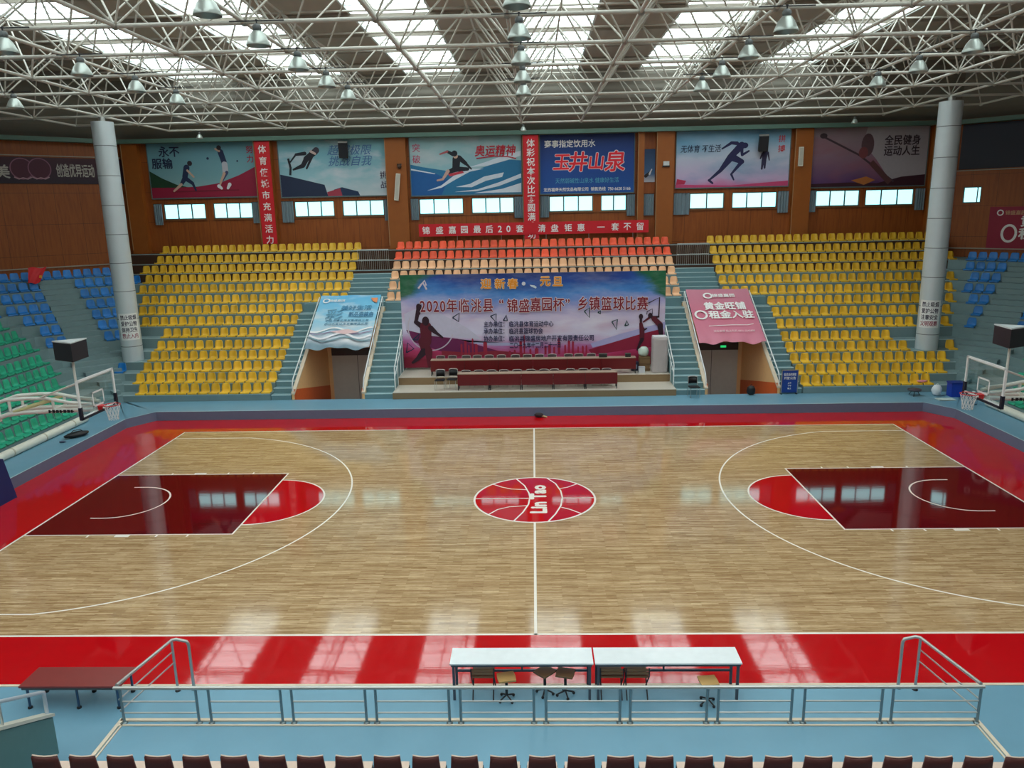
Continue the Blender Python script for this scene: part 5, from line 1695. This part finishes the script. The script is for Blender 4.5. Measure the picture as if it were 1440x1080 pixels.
ch0 = make_chair(BLACK, BLACK, 'black chair', 'black chairs beside the front stage tables')
for i, (px, lab) in enumerate(((620, 'black chair at the end of the front stage tables, nearer the stage edge'), (637.5, 'black chair standing beside the front row of stage tables'))):
    o = ch0 if i == 0 else dup(ch0)
    q = at(px, 552, z=0.66)
    o.location = (-4.16 if i == 0 else -3.63, 11.5 + 0.14 * i, 0.665)
    o.rotation_euler = (0, 0, R(178 if i == 0 else 170) - PI)
    o['label'] = lab
SEATGREY = M((74, 54, 54), 0.6, name='dark_chair_upholstery')
chf = make_chair(SEATGREY, SEATGREY, 'x', 'chairs behind the front stage tables')
for i, px in enumerate((654, 673, 691.5, 708, 727, 747, 764.5, 780, 803, 820.5, 838.5, 854)):
    o = chf if i == 0 else dup(chf)
    q = at(px, 524, y=11.95)
    o.location = (q.x, 12.02, 0.665)
    o.scale = (1, 1, 0.82)
    o.rotation_euler = (0, 0, R((-4, 3, 6, -2, 0, 5, -6, 2, 4, -3, 5, 0)[i]))
    o['label'] = 'dark chair tucked behind the front stage tables, %s from the black chairs' % ORD[i + 1]
chb = make_chair(SEATGREY, SEATGREY, 'x', 'chairs behind the back stage tables')
for i, px in enumerate((618.5, 634.5, 655, 671, 687, 704.6, 725, 741, 759, 777, 799.6, 815, 832)):
    o = chb if i == 0 else dup(chb)
    q = at(px, 500, y=13.4)
    o.location = (q.x, 13.5, 1.005)
    o.scale = (1, 1, 0.9)
    o.rotation_euler = (0, 0, R((3, -4, 2, 5, -2, 0, 4, -5, 2, 3, -3, 4, -2)[i]))
    o['label'] = 'dark chair tucked behind the back stage tables, %s from the blue banner end' % ORD[i + 1]
for px, lab, w_ in ((848, 'nearer the middle', 0.36), (883, 'nearer the table end', 0.24)):
    q = at(px, 500, y=12.98)
    o = thing('table_box', 'small dark box on the back stage table, %s' % lab, 'box', 'boxes on the back stage table', (q.x, 13.0, 1.755))
    mb = MB(); mb.box(-w_ / 2, w_ / 2, -0.1, 0.1, 0, 0.14); mb.build('body', M((44, 48, 44), 0.6), o)
    mb = MB(); mb.box(-w_ / 2 - 0.01, w_ / 2 + 0.01, -0.11, 0.11, 0.14, 0.16); mb.build('lid', M((70, 74, 66), 0.6), o)

# covered cabinet, crate and packages at the end of the stage
o = thing('covered_cabinet', 'tall cabinet shrouded in a pale grey cloth at the end of the stage', 'covered cabinet', None, (5.8, 13.2, 1.005))
vs, fs = [], []
NU, NV = 40, 12
for j in range(NV + 1):
    z = 0.02 + 1.58 * j / NV
    for i in range(NU):
        th = 2 * PI * i / NU
        cx_, sy_ = math.cos(th), math.sin(th)
        m_ = max(abs(cx_), abs(sy_)) ** 0.85
        fl = 1 + 0.05 * math.sin(th * 9 + j * 0.5) * (1 - j / NV) + 0.02 * math.sin(th * 5 - j)
        vs.append((0.335 / m_ * cx_ * fl * (1.06 - 0.06 * j / NV), 0.3 / m_ * sy_ * fl, z))
vs.append((0, 0, 1.64))
for j in range(NV):
    for i in range(NU):
        fs.append((j * NU + i, j * NU + (i + 1) % NU, (j + 1) * NU + (i + 1) % NU, (j + 1) * NU + i))
for i in range(NU):
    fs.append((NV * NU + i, NV * NU + (i + 1) % NU, len(vs) - 1))
mb = MB(); mb.add(vs, fs, 0, True); mb.build('cloth_cover', M((186, 176, 176), 0.7, bump=0.3, scale=4, name='grey_dust_cloth'), o)
mb = MB(); mb.box(-0.31, 0.31, -0.27, 0.27, 1.6, 1.66); mb.build('cover_top', M((226, 222, 224), 0.6, name='white_cloth_top'), o)
o = thing('wooden_crate', 'brown wooden crate beside the shrouded cabinet', 'crate', None, (5.16, 13.5, 1.005))
mb = MB(); mb.box(-0.24, 0.24, -0.2, 0.2, 0, 0.66)
mb.build('body', M((132, 104, 70), 0.7), o)
mb = MB()
for z in (0.08, 0.34, 0.6):
    mb.box(-0.25, 0.25, -0.215, -0.2, z - 0.04, z + 0.04)
mb.build('slat', M((112, 84, 54), 0.7), o)
o = thing('wrapped_bundle', 'white plastic wrapped bundle lying on the wooden crate', 'bundle', None, (5.12, 13.5, 1.67))
lump(o, 'wrapping', M((206, 222, 210), 0.4), 0.48, 0.4, 0.46, 31)
o = thing('carton', 'navy carton standing at the table end of the wooden crate', 'box', None, (4.72, 13.5, 1.005))
mb = MB(); mb.box(-0.16, 0.16, -0.14, 0.14, 0, 0.42); mb.build('body', M((30, 40, 66), 0.5), o); mb = MB(); mb.box(-0.1, 0.1, -0.146, -0.14, 0.1, 0.3); mb.build('label_patch', M((150, 160, 180), 0.5), o)
o = thing('carton', 'small white carton in front of the navy carton', 'box', None, (4.98, 13.02, 1.005))
mb = MB(); mb.box(-0.14, 0.14, -0.1, 0.1, 0, 0.24); mb.build('body', M((206, 208, 214), 0.5), o); mb = MB(); mb.box(-0.145, 0.145, -0.105, 0.105, 0.24, 0.27); mb.build('lid', M((186, 190, 198), 0.5), o)
o = dup(ch0); o.location = (6.92, 10.72, ZW); o.rotation_euler = (0, 0, R(6)); o['label'] = 'lone black chair at the foot of the stairs beside the stage'; o['group'] = 'lone black chair'
o = thing('rucksack', 'black rucksack on the floor in the pink banner tunnel mouth', 'bag', None, (10.15, 11.0, ZW))
q = at(1052, 552, z=ZW); o.location = (q.x, 10.95, ZW)
lump(o, 'body', BLACK, 0.36, 0.3, 0.42, 17); mb = MB(); mb.path([(-0.05, 0, 0.4), (0, 0, 0.48), (0.05, 0, 0.4)], 0.012); mb.build('handle', DARK, o)

# ------------------------------------------------------------------ near side: platform, railings, tables, chairs
ZP = 0.6
mb = MB()
mb.box(-6.62, 6.80, -13.4, -10.93, 0.0, ZP)
mb.box(-6.62, 6.80, -10.98, -10.92, ZP, ZP + 0.02, 1); mb.box(-6.62, 6.80, -11.09, -11.06, ZP, ZP + 0.015, 1)
mb.box(-6.64, -6.58, -13.4, -10.92, ZP, ZP + 0.02, 1); mb.box(-6.555, -6.53, -13.4, -11.05, ZP, ZP + 0.015, 1)
mb.box(6.76, 6.82, -13.4, -10.92, ZP, ZP + 0.02, 1); mb.box(6.71, 6.735, -13.4, -11.05, ZP, ZP + 0.015, 1)
tag(struct('platform_floor', mb, [BLUEFLOOR, BEIGE]), 'light blue spectator platform with beige edging behind the steel railing', 'platform', kind='structure')
mb = MB()
for k in range(10):
    mb.box(-8.5, 20, -13.4 - 0.8 * (k + 1), -13.4 - 0.8 * k, 0, ZP + 0.42 * (k + 1))
mb.box(-30, 20, -27, -21.4, 0, 4.8)
tag(struct('terrace', mb, TERR), 'stepped terrace below the camera behind the brown chairs', 'terrace', kind='structure')

rail = thing('guard_railing', 'long steel guard railing along the front of the blue platform', 'railing')
YR = -11.02
mb = MB(); mb.path([(-6.62, YR, 1.23), (6.8, YR, 1.23)], 0.03, 10); mb.build('top_rail', STEEL, rail)
PAIRS = [(178, None), (282.6, 300), (399.6, 415), (517, 531.5), (633, 649), (751, 768), (871, 885.5), (992, 1007.7), (1110, 1127.5), (1235, 1250), (1371, None)]
posts = []
for a_, b_ in PAIRS:
    for p in (a_, b_):
        if p is not None:
            posts.append(min(max(at(p, 1014, z=ZP).x, -6.58), 6.76))
for x in posts:
    mb = MB(); mb.tube((x, YR, ZP), (x, YR, 1.22), 0.022, 8); mb.lathe([(0.05, 0.0), (0.05, 0.012), (0.024, 0.03)], 12, (x, YR, ZP)); mb.build('post', M((132, 150, 156), 0.35, 0.7, name='dull_steel'), rail)
for i in range(0, len(posts) - 1, 2):
    for z in (0.79, 0.99):
        mb = MB(); mb.tube((posts[i], YR, z), (posts[i + 1], YR, z), 0.013, 8); mb.build('middle_rail', STEEL, rail)
for s, xc, nm in ((-1, -6.6, 'bench'), (1, 6.78, 'far side from the bench')):
    h = thing('stair_handrail', 'steel handrail bending down to the court at the platform end %s' % ('beside the bench' if s < 0 else 'away from the bench'), 'handrail', 'platform handrails')
    x2 = xc - s * 0.08
    mb = MB(); mb.path([(xc, YR + 0.06, 1.24), (x2, -9.32, 1.02), (x2 - s * 0.06, -9.27, 1.01), (x2 - s * 0.24, -9.26, 0.96), (x2 - s * 0.27, -9.26, 0.9), (x2 - s * 0.27, -9.26, 0.0)], 0.028, 10); mb.build('top_rail', STEEL, h)
    mb = MB(); mb.tube((x2, -9.32, 0.0), (x2, -9.32, 1.0), 0.024, 8); mb.build('post', STEEL, h)
    for za, zb in ((0.8, 0.98), (0.58, 0.78)):
        mb = MB(); mb.tube((x2, -9.32, za), (xc, YR + 0.06, zb), 0.013, 8); mb.build('middle_rail', STEEL, h)
    mb = MB(); mb.lathe([(0.05, 0.0), (0.05, 0.012), (0.024, 0.03)], 12, (x2, -9.32, 0)); mb.lathe([(0.055, 0.0), (0.055, 0.012), (0.03, 0.03)], 12, (x2 - s * 0.27, -9.26, 0)); mb.build('floor_flange', DARK, h)

# stair parapet at the corner with its rail
o = thing('stair_parapet', 'grey green stair parapet with a pale cap and handrail near the brown chairs', 'parapet', None)
o['kind'] = 'structure'
X0 = -7.72
prof = [(-10.95, 0.0), (-10.95, 0.66), (-14.5, 2.55), (-14.5, 0.0)]
mb = MB(); mb.xprism(prof, X0 - 0.16, X0); mb.build('wall_slab', M((92, 128, 128), 0.6, name='grey_green_wall_paint'), o)
mb = MB(); mb.xprism([(-10.92, 0.66), (-10.92, 0.71), (-14.5, 2.62), (-14.5, 2.55)], X0 - 0.18, X0 + 0.02); mb.build('cap', M((206, 204, 190), 0.5, name='pale_cap'), o)
mb = MB(); mb.path([(X0 - 0.06, -10.98, 0.68), (X0 - 0.06, -10.98, 1.12), (X0 - 0.06, -11.05, 1.17), (X0 - 0.06, -14.5, 2.98)], 0.03, 10); mb.build('handrail', M((196, 206, 216), 0.4, 0.3, name='pale_rail'), o)
for y in (-11.9, -12.9, -13.9):
    zz = 0.7 + (-10.95 - y) * 0.533
    mb = MB(); mb.tube((X0 - 0.06, y, zz), (X0 - 0.06, y, zz + 0.44), 0.018); mb.build('rail_post', STEEL, o)

# two long white tables
LAMW = M((236, 240, 242), 0.25, name='white_laminate')
LEGG = M((84, 90, 100), 0.45, 0.3, name='grey_table_leg')
for x0, x1, lab in ((-1.5, 1.0, 'white folding table nearer the bench, standing between court and railing'), (1.03, 3.56, 'white folding table farther from the bench, standing between court and railing')):
    o = thing('folding_table', lab, 'table', 'white courtside tables', ((x0 + x1) / 2, -9.37, 0))
    hw = (x1 - x0) / 2
    mb = MB(); mb.box(-hw, hw, -0.25, 0.25, 0.70, 0.725); mb.build('table_top', LAMW, o)
    mb = MB(); mb.box(-hw + 0.02, hw - 0.02, -0.235, -0.215, 0.655, 0.70); mb.box(-hw + 0.02, hw - 0.02, 0.215, 0.235, 0.655, 0.70); mb.box(-hw + 0.02, -hw + 0.05, -0.23, 0.23, 0.655, 0.70); mb.box(hw - 0.05, hw - 0.02, -0.23, 0.23, 0.655, 0.70); mb.build('frame', LEGG, o)
    for x in (-hw + 0.06, hw - 0.06):
        for y in (-0.215, 0.215):
            mb = MB(); mb.box(x - 0.022, x + 0.022, y - 0.022, y + 0.022, 0, 0.66); mb.build('leg', LEGG, o)
    mb = MB(); mb.box(-hw + 0.08, hw - 0.08, 0.2, 0.225, 0.27, 0.31); mb.box(-0.015, 0.015, 0.2, 0.225, 0.31, 0.66); mb.build('stretcher', LEGG, o)

# stools and folding chairs under the white tables
SWOOD = M((124, 96, 66), 0.5, var=0.15, scale=4, name='worn_seat_wood')
SWOOD2 = M((196, 156, 96), 0.5, var=0.15, scale=4, name='pale_seat_wood')


def make_stool(m, label, group):
    t = thing('swivel_stool', label, 'stool', group)
    mb = MB(); mb.prism([(-0.15, -0.14), (0.15, -0.14), (0.16, 0), (0.15, 0.14), (-0.15, 0.14), (-0.16, 0)], 0.43, 0.46); mb.build('seat', m, t)
    mb = MB(); mb.tube((0, 0, 0.1), (0, 0, 0.43), 0.025); mb.build('column', DARK, t)
    for i in range(4):
        a_ = PI / 2 * i + 0.5
        mb = MB(); mb.tube((0, 0, 0.1), (0.14 * math.cos(a_), 0.14 * math.sin(a_), 0.05), 0.014, 6); f_ = mb.build('foot', DARK, t)
        mb = MB(); mb.ball((0.15 * math.cos(a_), 0.15 * math.sin(a_), 0.028), 0.028, 8); mb.build('caster', BLACK, f_)
    return t


spots = [(712, 952, SWOOD2, 0.2, 'pale wooden topped stool under the white table nearer the bench'), (766, 944, SWOOD, 0.8, 'brown stool turned cornerwise under the gap side of the nearer table, beside the pale stool'),
         (795, 946, SWOOD, -0.25, 'brown stool tucked next to the table legs between the two white tables'), (996, 957, SWOOD2, 0.1, 'pale wooden topped stool under the far end of the white tables')]
for px, py, m_, rz, lab in spots:
    q = at(px, py, z=0.45)
    o = make_stool(m_, lab, 'stools under the white tables')
    o.location = (q.x, min(q.y, -9.36), 0)
    o.rotation_euler = (0, 0, rz)


def make_folding(label, group):
    t = thing('folding_chair', label, 'chair', group)
    mb = MB(); mb.box(-0.19, 0.19, -0.18, 0.18, 0.42, 0.445); mb.build('seat', SWOOD, t)
    mb = MB()
    for z in (0.52, 0.58):
        mb.box(-0.19, 0.19, -0.2, -0.185, z - 0.02, z + 0.02)
    mb.build('back_slat', SWOOD, t)
    for sx_ in (-1, 1):
        mb = MB(); mb.path([(sx_ * 0.2, 0.2, 0), (sx_ * 0.2, -0.2, 0.46), (sx_ * 0.2, -0.2, 0.62)], 0.012, 6); mb.build('leg', DARK, t)
        mb = MB(); mb.path([(sx_ * 0.18, -0.22, 0), (sx_ * 0.18, 0.17, 0.43)], 0.012, 6); mb.build('leg', DARK, t)
    return t


for px, lab in ((684, 'brown slatted folding chair under the white table end nearest the bench'), (857, 'brown slatted folding chair just past the table legs, nearer the middle of the tables'), (886, 'brown slatted folding chair under the farther white table, second past the middle legs')):
    q = at(px, 948, z=0.44)
    o = make_folding(lab, 'folding chairs under the white tables')
    o.location = ({684: q.x - 0.06, 857: 1.325, 886: 1.77}[px], -9.4, 0)

# long low bench
o = thing('bench', 'long low red-brown bench with steel legs beside the platform', 'bench', None, (-8.16, -9.56, 0))
mb = MB(); mb.box(-0.9, 0.9, -0.29, 0.29, 0.42, 0.455); mb.build('seat', M((136, 54, 50), 0.3, name='red_brown_bench_top'), o)
mb = MB(); mb.box(-0.87, 0.87, -0.27, -0.24, 0.37, 0.42); mb.box(-0.87, 0.87, 0.24, 0.27, 0.37, 0.42); mb.build('apron', M((84, 92, 92), 0.5), o)
for x in (-0.78, 0.1, 0.82):
    for y in (-0.25, 0.22):
        mb = MB(); mb.tube((x, y, 0.03), (x, y, 0.38), 0.022); l_ = mb.build('leg', M((60, 90, 120), 0.4, 0.4, name='steel_bench_leg'), o)
        mb = MB(); mb.lathe([(0.001, 0), (0.04, 0), (0.04, 0.025), (0.025, 0.04)], 10, (x, y, 0)); mb.build('foot_cap', BLACK, l_)
# brown backed chairs in front of the camera
BROWN = M((84, 34, 30), 0.55, var=0.12, scale=3, name='brown_chair_back')
SAND = M((224, 196, 178), 0.5, name='sand_seat_plastic')


def make_row_chair():
    t = thing('auditorium_chair', 'x', 'chair', 'brown chairs along the platform')
    hw = 0.17
    mb = MB()
    nu, nv = 6, 5
    vs = []
    for e_ in (0, 0.03):
        for j in range(nv + 1):
            z = 0.42 + 0.485 * j / nv
            for i in range(nu + 1):
                a_ = -1 + 2 * i / nu
                wv = hw + 0.035 * (1 - j / nv)
                vs.append((a_ * wv, -0.2 - 0.02 * (1 - a_ * a_) - 0.05 * j / nv - e_, z - (0.012 * (1 - a_ * a_) if j == nv else 0)))
    k = (nu + 1) * (nv + 1)
    fs = []
    for j in range(nv):
        for i in range(nu):
            q = j * (nu + 1) + i
            fs += [(q, q + 1, q + nu + 2, q + nu + 1), (k + q, k + q + nu + 1, k + q + nu + 2, k + q + 1)]
    for i in range(nu):
        q = nv * (nu + 1) + i
        fs += [(q, q + 1, k + q + 1, k + q), (i, k + i, k + i + 1, i + 1)]
    for j in range(nv):
        q = j * (nu + 1)
        fs += [(q, q + nu + 1, k + q + nu + 1, k + q), (q + nu, k + q + nu, k + q + 2 * nu + 1, q + 2 * nu + 1)]
    mb.add(vs, fs, 0, True)
    mb.build('backrest', BROWN, t)
    mb = MB(); mb.path([(-hw, -0.252, 0.912), (-hw * 0.5, -0.262, 0.903), (0, -0.266, 0.90), (hw * 0.5, -0.262, 0.903), (hw, -0.252, 0.912)], 0.011, 6); mb.build('back_trim', SAND, t)
    mb = MB(); mb.prism([(-0.2, 0.2), (0.2, 0.2), (0.215, -0.18), (-0.215, -0.18)], 0.42, 0.455); mb.build('seat', SAND, t)
    for sx_ in (-1, 1):
        mb = MB(); mb.path([(sx_ * 0.2, 0.2, 0), (sx_ * 0.2, 0.16, 0.42)], 0.013, 6); mb.build('leg', DARK, t)
        mb = MB(); mb.path([(sx_ * 0.21, -0.26, 0), (sx_ * 0.21, -0.2, 0.42), (sx_ * 0.20, -0.22, 0.6)], 0.013, 6); mb.build('leg', DARK, t)
    return t


rc = make_row_chair()
YC = -12.62
i = 0
x = at(62, 1063, z=ZP + 0.91).x
xe = at(1433, 1063, z=ZP + 0.91).x
N_ = 26
for i in range(N_):
    o = rc if i == 0 else dup(rc)
    o.location = (x + (xe - x) * i / (N_ - 1), YC, ZP if abs(x + (xe - x) * i / (N_ - 1)) < 6.7 else ZP)
    o['label'] = 'brown backed chair, %s along the platform from the stair parapet' % ORD[i + 1]
